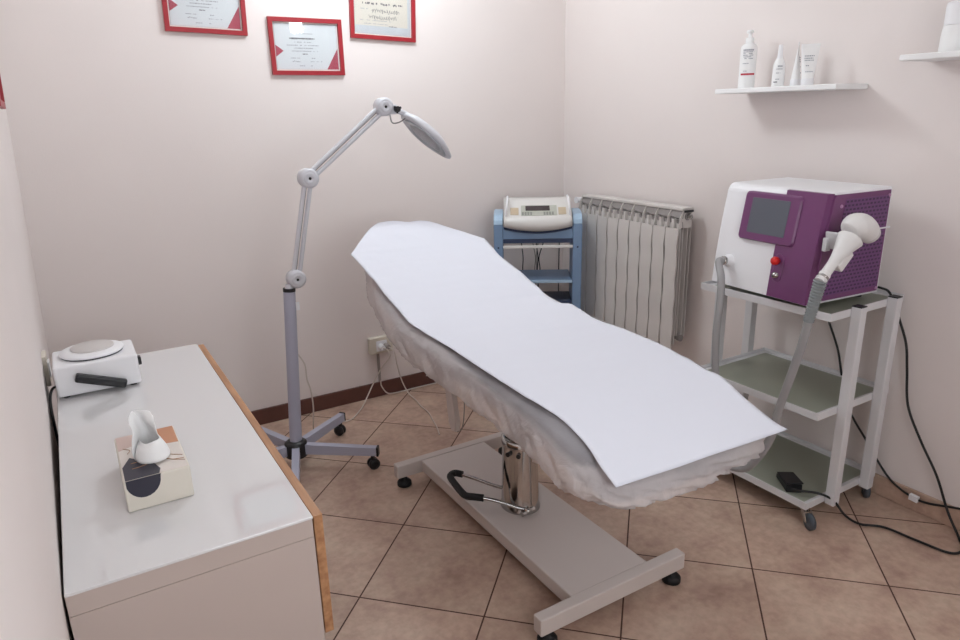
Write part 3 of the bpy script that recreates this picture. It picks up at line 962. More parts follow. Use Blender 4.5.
def joint(c, r, name='arm_joint'):
    m = MB()
    c = Vector(c)
    m.lathe([(r * .75, -.024), (r, -.020), (r, .020), (r * .75, .024)], c, (0, 1, 0), n=32)
    o = m.build(name, LAMPW, root, O)
    MB().lathe([(r * .62, 0), (r * .62, .002), (r * .56, .003), (r * .2, .003), (r * .17, .001)], c + Vector((0, -.024, 0)), (0, -1, 0), n=28).build('joint_cover', LAMPW, o, O)
    MB().lathe([(r * .15, 0), (r * .15, .002)], c + Vector((0, -.0245, 0)), (0, -1, 0), n=14).build('joint_screw', HOLE, o, O)
    return o
joint(j1, .036); joint(j2, .038); joint(j3, .036)
def arm(a, b):
    d = (b - a).normalized(); s = Vector((-d.z, 0, d.x))
    for sg in (-1, 1):
        p = a + d * .028 + s * (sg * .0125); q = b - d * .028 + s * (sg * .0125)
        MB().cyl(p, q, .0085, n=14).build('arm_rod', LAMPW, root, O)
    MB().tube([a + d * .03 + Vector((0, .012, 0)), a.lerp(b, .5) + Vector((0, .013, 0)), b - d * .03 + Vector((0, .012, 0))], .003, 6).build('arm_cable', CORDG, root, O)
arm(j1, j2); arm(j2, j3)
MB().box((j3.x, j3.y - .014, j3.z - .03), (j3.x + .055, j3.y + .014, j3.z + .008), .006, 3).build('joint_yoke', LAMPW, root, O)
kn = j3 + Vector((.050, -.014, -.010))
m = MB().cyl(kn, kn + Vector((0, -.018, 0)), .012, .012, 12)
for k in range(3):
    a = k * 2.1 + .4
    m.cyl(kn + Vector((0, -.012, 0)), kn + Vector((.017 * cos(a), -.012, .017 * sin(a))), .0045, n=8)
m.build('tilt_knob', BLACKPL, root, O)
# head: flat oval magnifier, seen edge on
hA = Vector((-1.238, -.52, 1.440)); hB = Vector((-1.026, -.52, 1.250))
hd = (hB - hA).normalized(); hn = Vector((-hd.z, 0, hd.x))     # hn points up
if hn.z < 0: hn = -hn
hy = Vector((0, 1, 0)); hl = (hB - hA).length
def head_pt(u, a, t):   # u: radial 0..1, a: angle, t: thickness coordinate
    x = cos(a); y = sin(a)
    L_ = hl * .5
    wid = .092 if x < .2 else .092 * (1 - .35 * ((x - .2) / .8) ** 1.5)
    return hA + hd * (L_ + L_ * u * x) + hy * (wid * u * y) + hn * t
def disc(rings, n=44):
    V = []; F = []
    for (u, t) in rings:
        for k in range(n):
            a = 2 * pi * k / n
            tt = t(a) if callable(t) else t
            V.append(head_pt(u, a, tt))
    for r in range(len(rings) - 1):
        for k in range(n):
            F.append((r * n + k, r * n + (k + 1) % n, (r + 1) * n + (k + 1) % n, (r + 1) * n + k))
    F.append(tuple(range(n)))
    F.append(tuple(reversed(range((len(rings) - 1) * n, len(rings) * n))))
    return MB().add(V, F, True)
tk = lambda a, s=1: .030 - .012 * max(0, cos(a))
hd_o = disc([(.05, lambda a: .028), (.5, lambda a: .027 - .008 * max(0, cos(a))), (.8, lambda a: .022 - .010 * max(0, cos(a))), (.95, lambda a: .013 - .008 * max(0, cos(a))), (1.0, .003), (.99, -.006), (.93, -.010), (.80, -.010)]).build('lamp_head', LAMPW, root, O)
disc([(.82, -.009), (.82, -.014), (.62, -.015), (.60, -.010)]).build('lens_bezel', LENSM, hd_o, O)
m = MB().box(hA + hd * .10 + hy * -.094 + hn * -.010, hA + hd * .10 + hy * -.080 + hn * .002, .001)
MB().cyl(kn + Vector((0, .014, 0)), hA + hd * .012 + hn * .006, .010, .012, 14).build('head_neck', LAMPW, root, O)
MB().tube([j3 + Vector((.022, -.01, -.030)), j3 + Vector((.030, -.012, -.062)), j3 + Vector((.060, -.01, -.062)), hA + hd * .02 - hn * .006], .0028, 6).build('head_cable', STEEL, root, O)
# mains lead of the lamp: down from the pole, over the floor to the socket
lead = MB().tube([(-1.795, -.49, .545), (-1.77, -.44, .50), (-1.735, -.40, .45), (-1.712, -.39, .40), (-1.708, -.385, .33), (-1.692, -.37, .27), (-1.680, -.34, .17), (-1.672, -.28, .06), (-1.655, -.24, .008), (-1.60, -.215, .005), (-1.52, -.215, .005),
                  (-1.46, -.21, .005), (-1.40, -.15, .005), (-1.345, -.085, .010), (-1.275, -.045, .085), (-1.225, -.055, .17), (-1.185, -.085, .235), (-1.195, -.085, .275), (-1.212, -.072, .286)], .0032, 8)
lead.build('mains_lead', CORDW, root, O)
MB().cyl((-1.212, -.074, .286), (-1.212, -.038, .286), .013, .016, 14).build('plug', WHITEPL, root, O)

# ------------------------------------------------------------------ back wall socket and loose leads
t = thing('wall_socket', 'cream double wall socket with plugs on the back wall beside the bed', 'socket', (-1.205, -.001, .290))
MB().box((-.063, 0, -.043), (.063, -.034, .043), .004).build('socket_box', SOCK, t)
MB().box((-.030, -.034, -.030), (.030, -.037, .026), .002).build('socket_insert', WHITEPL, t)
MB().box((-.018, -.002, -.28 + .07), (-.006, -.012, -.043), .001).build('cable_duct', CORDG, t)
t = thing('mains_cord', 'white cord from the back wall socket trailing onto the tiles under the bed', 'cord', (-1.182, -.05, .286))
O = t.location.copy()
MB().tube([(-1.182, -.072, .286), (-1.160, -.09, .265), (-1.145, -.085, .18), (-1.118, -.07, .085), (-1.098, -.10, .02), (-1.092, -.18, .005), (-1.105, -.26, .005), (-1.108, -.35, .005), (-1.130, -.44, .005), (-1.15, -.52, .005), (-1.178, -.60, .005)], .0030, 8).build('lead', CORDW, t, O)
MB().cyl((-1.182, -.074, .286), (-1.182, -.038, .286), .012, .015, 14).build('plug', CORDG, t, O)
o = MB().tube([(-1.217, -.020, .09), (-1.216, -.024, .06), (-1.19, -.035, .018), (-1.14, -.03, .006), (-1.06, -.03, .006), (-.95, -.03, .006), (-.84, -.033, .006), (-.70, -.04, .006)], .0035, 8).build('floor_cord', CORDW)
tag(o, 'white cord lying along the dark skirting below the wall socket', 'cord')

# ------------------------------------------------------------------ radiator
root = thing('radiator', 'white aluminium sectional radiator on the right wall', 'radiator', (-.09, -.66, 0))
O = root.location.copy()
y0 = -.305; pitch = .0796
RZ0, RZP, RZ1 = .335, .912, 1.0
for k in range(9):
    ya = y0 - pitch * k; yb = ya - pitch; yc = (ya + yb) / 2
    m = MB()
    # front panel with slightly waved edges like cast fins
    pl = []
    for zz in [RZ0 + (RZP - RZ0) * i / 24 for i in range(25)]:
        pl.append((ya - .0038 - .0032 * sin(zz * 42), zz))
    pr_ = [(yb + .0038 - .0032 * sin(zz * 42 + 1.5), zz) for zz in [RZ0 + (RZP - RZ0) * i / 24 for i in range(25)]]
    m.prism(pl + list(reversed(pr_)), 'x', -.14, -.134)
    # inner fins parallel to the wall and the web that carries them
    for x, e, zz0, zz1 in ((-.118, .006, RZ0 + .02, RZP + .02), (-.098, .010, RZ0 + .03, RZP + .045), (-.072, .006, RZ0 + .035, RZP + .06), (-.050, .008, RZ0 + .05, RZP + .03)):
        m.box((x - .002, yb + e, zz0), (x + .002, ya - e, zz1))
    m.box((-.136, yc - .006, RZ0 + .02), (-.048, yc + .006, RZP + .04))
    sec = m.build('radiator_section', RADW, root, O)
    # open grille head: side webs, two sloped vanes, bright top cap
    m = MB()
    web = [(-.138, RZP + .002), (-.130, RZP + .05), (-.112, RZ1 - .008), (-.06, RZ1 - .008), (-.06, RZP)]
    m.prism(web, 'y', ya - .001, ya - .0045)
    m.build('grille_web', RADW, sec, O)
    if k == 8: MB().prism(web, 'y', yb + .0045, yb + .001).build('grille_web', RADW, sec, O)
    m = MB()
    cy0, cy1 = ya - .0048, yb + .0004
    # recessed cast face between the webs: lower plate with an arched slot, upper louvre
    m.add([(-.112, cy0, RZP - .004), (-.112, cy1, RZP - .004), (-.118, cy1, RZP + .030), (-.118, cy0, RZP + .046),
           (-.108, cy0, RZP - .004), (-.108, cy1, RZP - .004), (-.114, cy1, RZP + .030), (-.114, cy0, RZP + .046)],
          [(0, 1, 2, 3), (7, 6, 5, 4), (0, 4, 5, 1), (1, 5, 6, 2), (2, 6, 7, 3), (3, 7, 4, 0)])
    m.build('grille_plate', RADSHADE, sec, O)
    m = MB()
    m.add([(-.118, cy0, RZP + .051), (-.118, cy1, RZP + .044), (-.108, cy1, RZ1 - .010), (-.108, cy0, RZ1 - .010),
           (-.114, cy0, RZP + .051), (-.114, cy1, RZP + .044), (-.104, cy1, RZ1 - .010), (-.104, cy0, RZ1 - .010)],
          [(0, 1, 2, 3), (7, 6, 5, 4), (0, 4, 5, 1), (1, 5, 6, 2), (2, 6, 7, 3), (3, 7, 4, 0)])
    m.build('grille_louvre', RADSHADE, sec, O)
    MB().box((-.116, yb + .0006, RZ1 - .010), (-.050, ya - .0006, RZ1 + .004), .003).build('top_cap', RADW, sec, O)
MB().cyl((-.085, y0 + .004, RZ1 - .035), (-.085, y0 - pitch * 9 - .006, RZ1 - .035), .017, n=16).build('top_manifold', RADSHADE, root, O)
MB().cyl((-.085, y0 + .004, RZ0 + .05), (-.085, y0 - pitch * 9 - .006, RZ0 + .05), .017, n=16).build('bottom_manifold', RADSHADE, root, O)
ye = y0 - pitch * 9
m = MB().cyl((-.085, ye - .005, RZ1 - .035), (-.085, ye - .018, RZ1 - .035), .014, n=6, smooth=False)
m.cyl((-.085, ye - .018, RZ1 - .035), (-.085, ye - .026, RZ1 - .035), .006)
m.build('bleed_plug', CHROME, root, O)
MB().box((-.112, ye - .003, RZ1 - .016), (-.060, ye - .012, RZ1 - .006), .002).build('end_bracket', BLACKPL, root, O)
m = MB().cyl((-.085, y0 + .004, RZ1 - .035), (-.085, y0 + .05, RZ1 - .035), .012, n=16)
m.cyl((-.085, y0 + .040, RZ1 - .03), (-.12, y0 + .040, RZ1 - .03), .014, .017, 16)
m.cyl((-.085, y0 + .046, RZ1 - .04), (-.001, y0 + .046, RZ1 - .04), .008, n=12)
m.build('valve', WHITEPL, root, O)
for z in (RZ0 + .09, RZ1 - .06):
    for y in (y0 - .12, ye + .12):
        MB().box((-.052, y - .01, z - .012), (-.001, y + .01, z + .012)).build('wall_bracket', STEEL, root, O)

# ------------------------------------------------------------------ blue trolley in the corner (turned towards the room)
root = thing('equipment_trolley', 'steel blue trolley with shelves standing in the room corner', 'trolley', (-.445, -.365, 0), radians(-33.9))
def sidep(sx):
    xa, xb = sx * .179, sx * .226
    m = MB().box((xa, .0, .05), (xb, .21, .884), .006, 3)
    p = m.build('side_panel', BLUEMET, root)
    # slanted pale cap on top
    MB().prism([(0.0, .885), (.21, .885), (.21, .935), (.12, .938), (.04, .930), (.008, .905)], 'x', min(xa, xb), max(xa, xb), .004).build('top_cap', BLUELIGHT, p)
    MB().cyl((sx * .203, .0, .765), (sx * .203, -.004, .765), .005).build('screw', NAVY, p)
    for y in (.03, .18):
        c = castor_mb((sx * .2025, y, 0), 1.2, .022, .03)
        c.cyl((sx * .2025, y, .03), (sx * .2025, y, .05), .008)
        c.build('castor', BLACKPL, p)
sidep(-1); sidep(1)
for z, y0_, y1_ in ((.790, .004, .20),):
    s = MB().box((-.178, y0_, z - .004), (.178, y1_, z + .017), .002).build('shelf', NAVY, root)
    MB().box((-.178, -.002, .760), (.178, .004, .776), .003).build('shelf_edge', DEVW, s)
    MB().box((-.178, .006, .808), (.178, .016, .872), .002).build('blue_apron', BLUEMET, s)
s = MB().box((-.178, .0, .575), (.178, .262, .588), .002).build('shelf', BLUEMET, root)
MB().box((-.178, -.004, .576), (.178, .0, .592), .002).build('shelf_edge', BLUELIGHT, s)
MB().box((-.178, .0, .462), (.178, .205, .478), .002).build('shelf', NAVY, root)
MB().box((-.178, .0, .16), (.178, .205, .175), .002).build('shelf', BLUEMET, root)

dev = thing('therapy_device', 'ivory electrotherapy console with display on the blue trolley', 'device', (-.445, -.365, .80), radians(-33.9))
# coordinates local to its root, z from the shelf
n = 17
fb = [(-.174 + .348 * i / (n - 1)) for i in range(n)]
bot = [(x, .050 + .022 * (x / .174) ** 2) for x in fb]
m = MB()
# lower bowed fascia
V = []; F = []
prof_c = [(.000, 0, 1.0), (-.014, .030, 1.0), (-.012, .062, 1.0), (.010, .094, 1.0)]   # y, z offset
for (x, zb) in bot:
    bow = -.022 * (1 - (x / .174) ** 2)
    V += [(x, bow * .6, zb), (x, bow - .008, zb + .022), (x, bow - .006, .105), (x, bow + .012, .122), (x, .09, .168), (x, .115, .196), (x, .19, .200), (x, .19, zb), (x, .05, zb)]
r = 9
F = [(i * r + j, i * r + (j + 1) % r, (i + 1) * r + (j + 1) % r, (i + 1) * r + j) for i in range(n - 1) for j in range(r)]
F += [tuple(range(r)), tuple(range((n - 1) * r, n * r))]
m.add(V, F, True)
hs = m.build('housing', DEVW, dev)
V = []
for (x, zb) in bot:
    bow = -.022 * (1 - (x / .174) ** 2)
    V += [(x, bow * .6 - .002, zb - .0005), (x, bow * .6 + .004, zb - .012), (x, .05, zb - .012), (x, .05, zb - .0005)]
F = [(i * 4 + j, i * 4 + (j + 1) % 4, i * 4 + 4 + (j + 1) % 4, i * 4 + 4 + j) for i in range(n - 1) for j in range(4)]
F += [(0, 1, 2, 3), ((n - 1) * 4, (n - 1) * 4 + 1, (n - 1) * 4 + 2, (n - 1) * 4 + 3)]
MB().add(V, F).build('under_shade_strip', NAVY, dev)  # navy strip added to paint the curved shadow below the housing
sl_n = Vector((0, -.046, .078)).normalized()
def slope_pt(x, t, e=.0):   # t 0..1 up the sloped key panel
    bow = -.022 * (1 - (x / .174) ** 2)
    a = Vector((x, bow + .012, .122)); b = Vector((x, .09, .168))
    nn = Vector((0, -(b.z - a.z), b.y - a.y)).normalized()
    return a.lerp(b, t) + nn * e
def patch(x0, x1, t0, t1, e0, e1, name, mt, parent):
    k = 6
    V = []
    for i in range(k + 1):
        x = x0 + (x1 - x0) * i / k
        V += [slope_pt(x, t0, e0), slope_pt(x, t1, e0), slope_pt(x, t1, e1), slope_pt(x, t0, e1)]
    F = [(i * 4 + j, i * 4 + (j + 1) % 4, i * 4 + 4 + (j + 1) % 4, i * 4 + 4 + j) for i in range(k) for j in range(4)]
    F += [(0, 1, 2, 3), (k * 4, k * 4 + 1, k * 4 + 2, k * 4 + 3)]
    return MB().add(V, F).build(name, mt, parent)
kp = patch(-.085, .098, .12, .98, -.001, .002, 'key_panel', DEVG, dev)
patch(-.062, .062, .52, .92, .002, .004, 'display', LCD, dev)
patch(-.14, -.098, .18, .78, -.001, .003, 'tan_keypad', DEVTAN, dev)
patch(.106, .145, .18, .78, -.001, .003, 'keypad', DEVTAN, dev)
for i in range(4):
    for sx in (-1, 1):
        x = sx * (.034 + .014 * i)
        patch(x - .005, x + .005, .16, .40, .002, .004, 'key', DEVK, kp)
for sx in (-1, 1):
    MB().tube([(sx * .165, .02, .11), (sx * .160, .012, .165), (sx * .155, .05, .205), (sx * .155, .12, .212)], .006, 8).build('carry_handle', WHITEPL, dev)
MB().box((-.12, .185, .0), (.12, .195, .05)).build('rear_foot', DEVW, dev)
MB().box((-.15, .03, .0), (.15, .185, .052), .004).build('pedestal', NAVY, dev)
for i, (x, dx, mt) in enumerate(((-.085, .012, CORDK), (-.025, .02, CORDG), (-.005, .014, CORDK), (.012, -.012, CORDG), (.045, -.03, CORDK), (.125, .0, CORDK))):
    MB().tube([(x, .185, .03), (x, .225, .0), (x + dx * .3, .24, -.06), (x + dx, .255, -.14), (x + dx * .8, .268, -.215), (x + dx * 1.2, .268, -.30), (x + dx, .25, -.5)], .003, 6).build('lead', mt, dev)

# ------------------------------------------------------------------ white cart by the right wall
root = thing('glass_shelf_cart', 'white metal cart with three glass shelves by the right wall', 'cart', (-.23, -1.70, 0))
O = root.location.copy()
KX0, KX1, KY0, KY1 = -.443, -.018, -1.968, -1.435
for z in (.088, .432, .782):
    m = MB(); b_ = .024
    # angle-section rails, mitred in one frame
    for a, b in (((KX0, KY0), (KX1, KY0 + b_)), ((KX0, KY1 - b_), (KX1, KY1)), ((KX0, KY0 + b_), (KX0 + b_, KY1 - b_)), ((KX1 - b_, KY0 + b_), (KX1, KY1 - b_))):
        m.box((a[0], a[1], z - .016), (b[0], b[1], z - .002))
    for a, b in (((KX0, KY0), (KX1, KY0 + .004)), ((KX0, KY1 - .004), (KX1, KY1)), ((KX0, KY0 + .004), (KX0 + .004, KY1 - .004)), ((KX1 - .004, KY0 + .004), (KX1, KY1 - .004))):
        m.box((a[0], a[1], z - .002), (b[0], b[1], z + .010))
    fr = m.build('shelf_frame', WHITEMET, root, O)
    MB().box((KX0 + b_, KY0 + b_, z - .010), (KX1 - b_, KY1 - b_, z - .003)).build('glass_shelf', GLASS, fr, O)
for (x, y) in ((-.318, KY0 - .0175), (-.108, KY0 - .0175), (-.300, KY1 + .0175), (-.108, KY1 + .0175)):
    lg = MB().box((x - .0175, y - .0175, .066), (x + .0175, y + .0175, .800), .003).build('leg', WHITEMET, root, O)
    MB().box((x - .0165, y - .0165, .800), (x + .0165, y + .0165, .804), .001).build('leg_cap', BLACKPL, lg, O)
for (x, y, a) in ((KX0 + .022, KY0 + .012, -2.0), (KX1 - .028, KY0 + .022, -2.3), (KX0 + .022, KY1 - .022, .8), (KX1 - .022, KY1 - .022, .4)):
    m = MB().cyl((x, y, .074), (x, y, .060), .013, n=14)
    d = Vector((cos(a), sin(a), 0)); s = Vector((-sin(a), cos(a), 0))
    for sg in (-1, 1):
        p = Vector((x, y, .062)) + s * (.013 * sg)
        m.add([p - d * .012, p + d * .014, p + d * .032 + Vector((0, 0, -.036)), p + d * .016 + Vector((0, 0, -.036)),
               p - d * .012 + s * .002, p + d * .014 + s * .002, p + d * .032 + s * .002 + Vector((0, 0, -.036)), p + d * .016 + s * .002 + Vector((0, 0, -.036))],
              [(0, 1, 2, 3), (7, 6, 5, 4), (0, 4, 5, 1), (1, 5, 6, 2), (2, 6, 7, 3), (3, 7, 4, 0)])
    cs = m.build('castor', CHROME, root, O)
    c = Vector((x, y, .0305)) + d * .030
    MB().lathe([(.016, -.010), (.0295, -.007), (.0305, 0), (.0295, .007), (.016, .010)], c, s, n=24).build('wheel', WHEELGREY, cs, O)

POST = None
# ------------------------------------------------------------------ purple laser machine on the cart
MB_X, MY0, MY1 = -.088, -1.914, -1.478
Z0, Z1 = .803, 1.170
root = thing('laser_machine', 'purple and white laser machine with touch screen on the white cart', 'laser machine', (-.26, -1.69, .786), radians(-4.6))
O = root.location.copy()
YAW = Matrix.Rotation(radians(-4.6), 3, 'Z')
def turn(p): return YAW @ (Vector(p) - O) + O
def unturn(p): return YAW.transposed() @ (Vector(p) - O) + O
def fx(z):   # front face, leaning back towards the top, rounded at the top edge
    t_ = (z - Z0) / (Z1 - Z0)
    return -.442 + .030 * t_ + .022 * t_ * t_
# silhouette in x-z
sil = [(MB_X, Z0), (fx(Z0) + .004, Z0)] + [(fx(Z0 + (Z1 - .03 - Z0) * i / 12), Z0 + (Z1 - .03 - Z0) * i / 12) for i in range(0, 13)]
fxt = fx(Z1 - .03)
sil += [(fxt + .026 * (1 - cos(a)) + .006 * sin(a), Z1 - .03 + .03 * sin(a)) for a in (radians(20), radians(40), radians(60), radians(80), radians(90))]
sil += [(MB_X, Z1)]
MB().prism(sil, 'y', MY0 + .004, MY1, .008).build('housing', WHITEPL, root, O)
for x in (-.38, -.13):
    for y in (MY0 + .05, MY1 - .05):
        MB().cyl((x, y, .786), (x, y, Z0 + .001), .014, n=16).build('rubber_foot', RUBBER, root, O)
# purple fascia: follows the front, near part full height
def front_patch(ya, yb, za, zb, e0, e1, name, mt, parent=None, n=10, ytilt=None, bev=.0):
    V = []
    for i in range(n + 1):
        z = za + (zb - za) * i / n
        y_a = ya; y_b = yb
        V += [(fx(z) - e0, y_a, z), (fx(z) - e0, y_b, z), (fx(z) - e1, y_b + (bev if y_b < y_a else -bev), z), (fx(z) - e1, y_a - (bev if y_b < y_a else -bev), z)]
    F = [(i * 4 + j, i * 4 + (j + 1) % 4, i * 4 + 4 + (j + 1) % 4, i * 4 + 4 + j) for i in range(n) for j in range(4)]
    F += [(0, 1, 2, 3), (n * 4, n * 4 + 1, n * 4 + 2, n * 4 + 3)]
    return MB().add(V, F).build(name, mt, parent or root, O)
fas = front_patch(-1.740, MY0 + .002, Z0 + .004, Z1 - .004, -.010, .010, 'purple_fascia', PURPLE, bev=.008)
def front_slab(ya, yb, za, zb, r, e0, e1, bev, name, mt, parent=None):
    # rounded rectangle lying on the leaning front face
    pts = []
    for cx_, cz_, a0 in ((yb - r, zb - r, 0), (ya + r, zb - r, 90), (ya + r, za + r, 180), (yb - r, za + r, 270)):
        for k in range(6):
            a = radians(a0 + 18 * k)
            pts.append((cx_ + r * cos(a), cz_ + r * sin(a)))
    n = len(pts); cy_ = (ya + yb) / 2; cz_ = (za + zb) / 2
    V = []
    for e, ins in ((e0, 0), (e1 - bev, 0), (e1, bev)):
        for (y, z) in pts:
            yy = y + (cy_ - y) * ins / ((yb - ya) / 2); zz = z + (cz_ - z) * ins / ((zb - za) / 2)
            V.append((fx(zz) - e, yy, zz))
    F = [(k * n + i, k * n + (i + 1) % n, (k + 1) * n + (i + 1) % n, (k + 1) * n + i) for k in range(2) for i in range(n)]
    F += [tuple(range(n)), tuple(reversed(range(2 * n, 3 * n)))]
    return MB().add(V, F).build(name, mt, parent or root, O)
bez = front_slab(-1.820, -1.584, .984, 1.150, .014, -.004, .018, .005, 'screen_bezel', PURPLE)
front_slab(-1.780, -1.622, 1.011, 1.131, .003, .016, .0195, .0005, 'touch_screen', SCREEN, bez)
# near side panel: purple perforated plate with white rim
side = [(MB_X - .020, Z0 + .012), (fx(Z0) + .012, Z0 + .012)] + [(fx(z) + .008, z) for z in [Z0 + .02 + (Z1 - .02 - Z0 - .02) * i / 10 for i in range(11)]] + [(fx(Z1) + .012, Z1 - .008), (MB_X - .020, Z1 - .008)]
MB().prism(side, 'y', MY0 + .005, MY0 - .004, .002).build('side_panel', PURPLE, root, O)
perf = [(MB_X - .030, Z0 + .03), (fx(Z0 + .03) + .055, Z0 + .03), (fx(Z1 - .03) + .065, Z1 - .025), (MB_X - .030, Z1 - .025)]
pf = MB().prism(perf, 'y', MY0 - .004, MY0 - .0055).build('vent_grille', PERF, root, O)
for (x, z) in ((MB_X - .028, Z0 + .022), (MB_X - .028, Z1 - .026), (fx(Z0) + .040, Z0 + .022), (fx(Z1 - .03) + .045, Z1 - .045)):
    MB().lathe([(.006, 0), (.005, .003), (.0, .004)], (x, MY0 - .004, z), (0, -1, 0), n=14).build('panel_screw', mat('lilac_screw', '#b78cb0', .4, var=.02), root, O)
MB().box((MB_X - .004, MY0 - .003, 1.033), (MB_X - .15, MY0 - .007, 1.038)).build('panel_seam', WHITEPL, root, O)
# emergency stop and key switch
def on_front(y, z, e=.0):
    s = Vector((fx(z + .01) - fx(z - .01), 0, .02)).normalized()
    nrm = Vector((-s.z, 0, s.x))
    return Vector((fx(z), y, z)) + nrm * e, nrm
front_slab(-1.796, -1.758, .860, .958, .0185, .0, .0125, .002, 'button_plate', PURPLE)
p, nr = on_front(-1.776, .931, .010)
MB().lathe([(.008, .004), (.008, .012), (.014, .013), (.0145, .024), (.012, .029), (0, .030)], p, nr, n=24).build('emergency_button', RED, root, O)
p, nr = on_front(-1.774, .882, .010)
k_ = MB().lathe([(.012, 0), (.012, .006), (.009, .008), (.009, .012), (0, .0125)], p, nr, n=24).build('key_switch', CHROME, root, O)
# hose outlet
p, nr = on_front(-1.552, .893, .0)
MB().lathe([(.024, -.002), (.024, .004), (.018, .008), (.015, .026), (.010, .028)], p, nr, n=28).build('hose_outlet', WHITEPL, root, O)
MB().lathe([(.0165, .024), (.0165, .033), (.014, .035)], p, nr, n=28).build('outlet_ring', CHROME, root, O)
p0 = turn(p + nr * .03); nr = YAW @ nr
POST = unturn      # what follows is given in the room's axes
# one long hose: down in front of the cart, round under the bed foot, and up to the handpiece
hp_end = Vector((-.560, -1.990, .925))
hose = [p0, p0 + nr * .022 + Vector((0, 0, -.006)), Vector((-.515, -1.585, .845)), Vector((-.532, -1.602, .76)), Vector((-.545, -1.607, .66)), Vector((-.55, -1.618, .54)), Vector((-.56, -1.645, .40)), Vector((-.575, -1.68, .28)), Vector((-.585, -1.725, .195)),
        Vector((-.575, -1.80, .200)), Vector((-.565, -1.845, .262)), Vector((-.557, -1.880, .35)), Vector((-.556, -1.897, .46)), Vector((-.558, -1.93, .60)), Vector((-.560, -1.953, .70)), Vector((-.562, -1.972, .81)), hp_end]
MB().tube(hose, .0135, 14, 8).build('hose', HOSE, root, O)
# handpiece hanging in a clip on the near side
hh = Vector((-.412, -1.992, 1.060))
ax = (hh - hp_end).normalized()
hpq = MB()
def hring(t_, r1, r2): return (t_, r1, r2)
hp_o = MB()
hp_o.tube([hp_end + ax * .028, hp_end + ax * .065, hp_end + ax * .100, hp_end + ax * .135, hp_end + ax * .168], .017, 24, 6, radii=lambda t_: .0155 + .024 * max(0, (t_ - .25) / .75) ** 1.5)
gr_ = hp_o.build('handpiece_grip', HANDW, root, O)
# head: rounded block widening towards the right
hb = MB()
hax = [hh + Vector(q) for q in ((-.036, .002, .004), (-.024, .001, .010), (.000, 0, .015), (.028, -.002, .010), (.056, -.003, -.004), (.070, -.004, -.014))]
hb.tube(hax, .04, 26, 8, radii=lambda t_: (.018 + .024 * min(1, t_ / .35) ** .6) - .010 * max(0, (t_ - .55) / .45))
hb.build('handpiece_head', HANDW, gr_, O)
MB().tube([hh + Vector((.068, -.004, -.012)), hh + Vector((.078, -.005, -.019))], .034, 24, radii=lambda t_: .0335 - .003 * t_).build('handpiece_tip', mat('tip_grey', '#d2cecd', .3, var=.02), gr_, O)
side_v = Vector((ax.z, 0, -ax.x))
tr = MB()
Rt_ = Matrix((side_v, Vector((0, 1, 0)), ax)).transposed()
tr.box(hp_end + ax * .105 + side_v * .024 - Vector((.016, .018, .036)), hp_end + ax * .105 + side_v * .024 + Vector((.016, .012, .036)), .006, 3, Rt_)
tr.build('trigger', HANDW, gr_, O)
MB().lathe([(.0175, 0), (.0175, .030), (.0155, .034)], hp_end - ax * .004, ax, n=24).build('hose_collar', HANDW, root, O)
MB().lathe([(.0185, .012), (.0185, .020)], hp_end - ax * .004, ax, n=24).build('collar_ring', CHROME, root, O)
rb = MB()
pr2 = []
lo = Vector((-.5615, -1.968, .79))
N_ = 14
for i in range(N_):
    a = hp_end.lerp(lo, (i + .0) / N_); b = hp_end.lerp(lo, (i + .62) / N_)
    r_ = .0205 - .004 * i / N_
    rb.lathe([(r_ * .86, 0), (r_, .002), (r_, (b - a).length - .002), (r_ * .86, (b - a).length)], a, (b - a), n=20)
rb.tube([hp_end, hp_end.lerp(lo, .5), lo], .0160, 16, 4)
rb.build('strain_relief', HOSERIB, root, O)
# clip that holds the handpiece
cl = MB()
cl.box((-.462, MY0 - .004, .992), (-.434, MY0 - .018, 1.036), .004, 2)
cl.box((-.446, MY0 - .004, .998), (-.436, MY0 - .070, 1.056), .004, 2, Matrix.Rotation(radians(-14), 3, 'Y'))
cl.box((-.44, MY0 - .004, 1.02), (-.36, MY0 - .045, 1.045), .004)
cl.build('handpiece_clip', mat('clip_white', '#cfcdcf', .35, var=.02), root, O)
# mains lead of the machine, down behind the cart and along the wall
ml = MB().tube([(-.10, -1.66, .845), (-.06, -1.66, .80), (-.008 - .025, -1.675, .72), (-.025, -1.712, .627), (-.025, -1.762, .526), (-.025, -1.80, .40), (-.025, -1.847, .292), (-.025, -1.919, .207), (-.025, -1.957, .16), (-.025, -2.027, .091), (-.025, -2.101, .060), (-.025, -2.164, .060), (-.025, -2.263, .090), (-.025, -2.40, .12)], .0042, 8)
ml.build('mains_lead', CORDK, root, O)
MB().add([(-.036, -2.105, .050), (-.020, -2.105, .050), (-.020, -2.135, .048), (-.036, -2.135, .048), (-.036, -2.105, .071), (-.020, -2.105, .071), (-.020, -2.135, .069), (-.036, -2.135, .069)],
         [(0, 1, 2, 3), (7, 6, 5, 4), (0, 4, 5, 1), (1, 5, 6, 2), (2, 6, 7, 3), (3, 7, 4, 0)]).build('cord_tag', WHITEPL, root, O)

POST = None
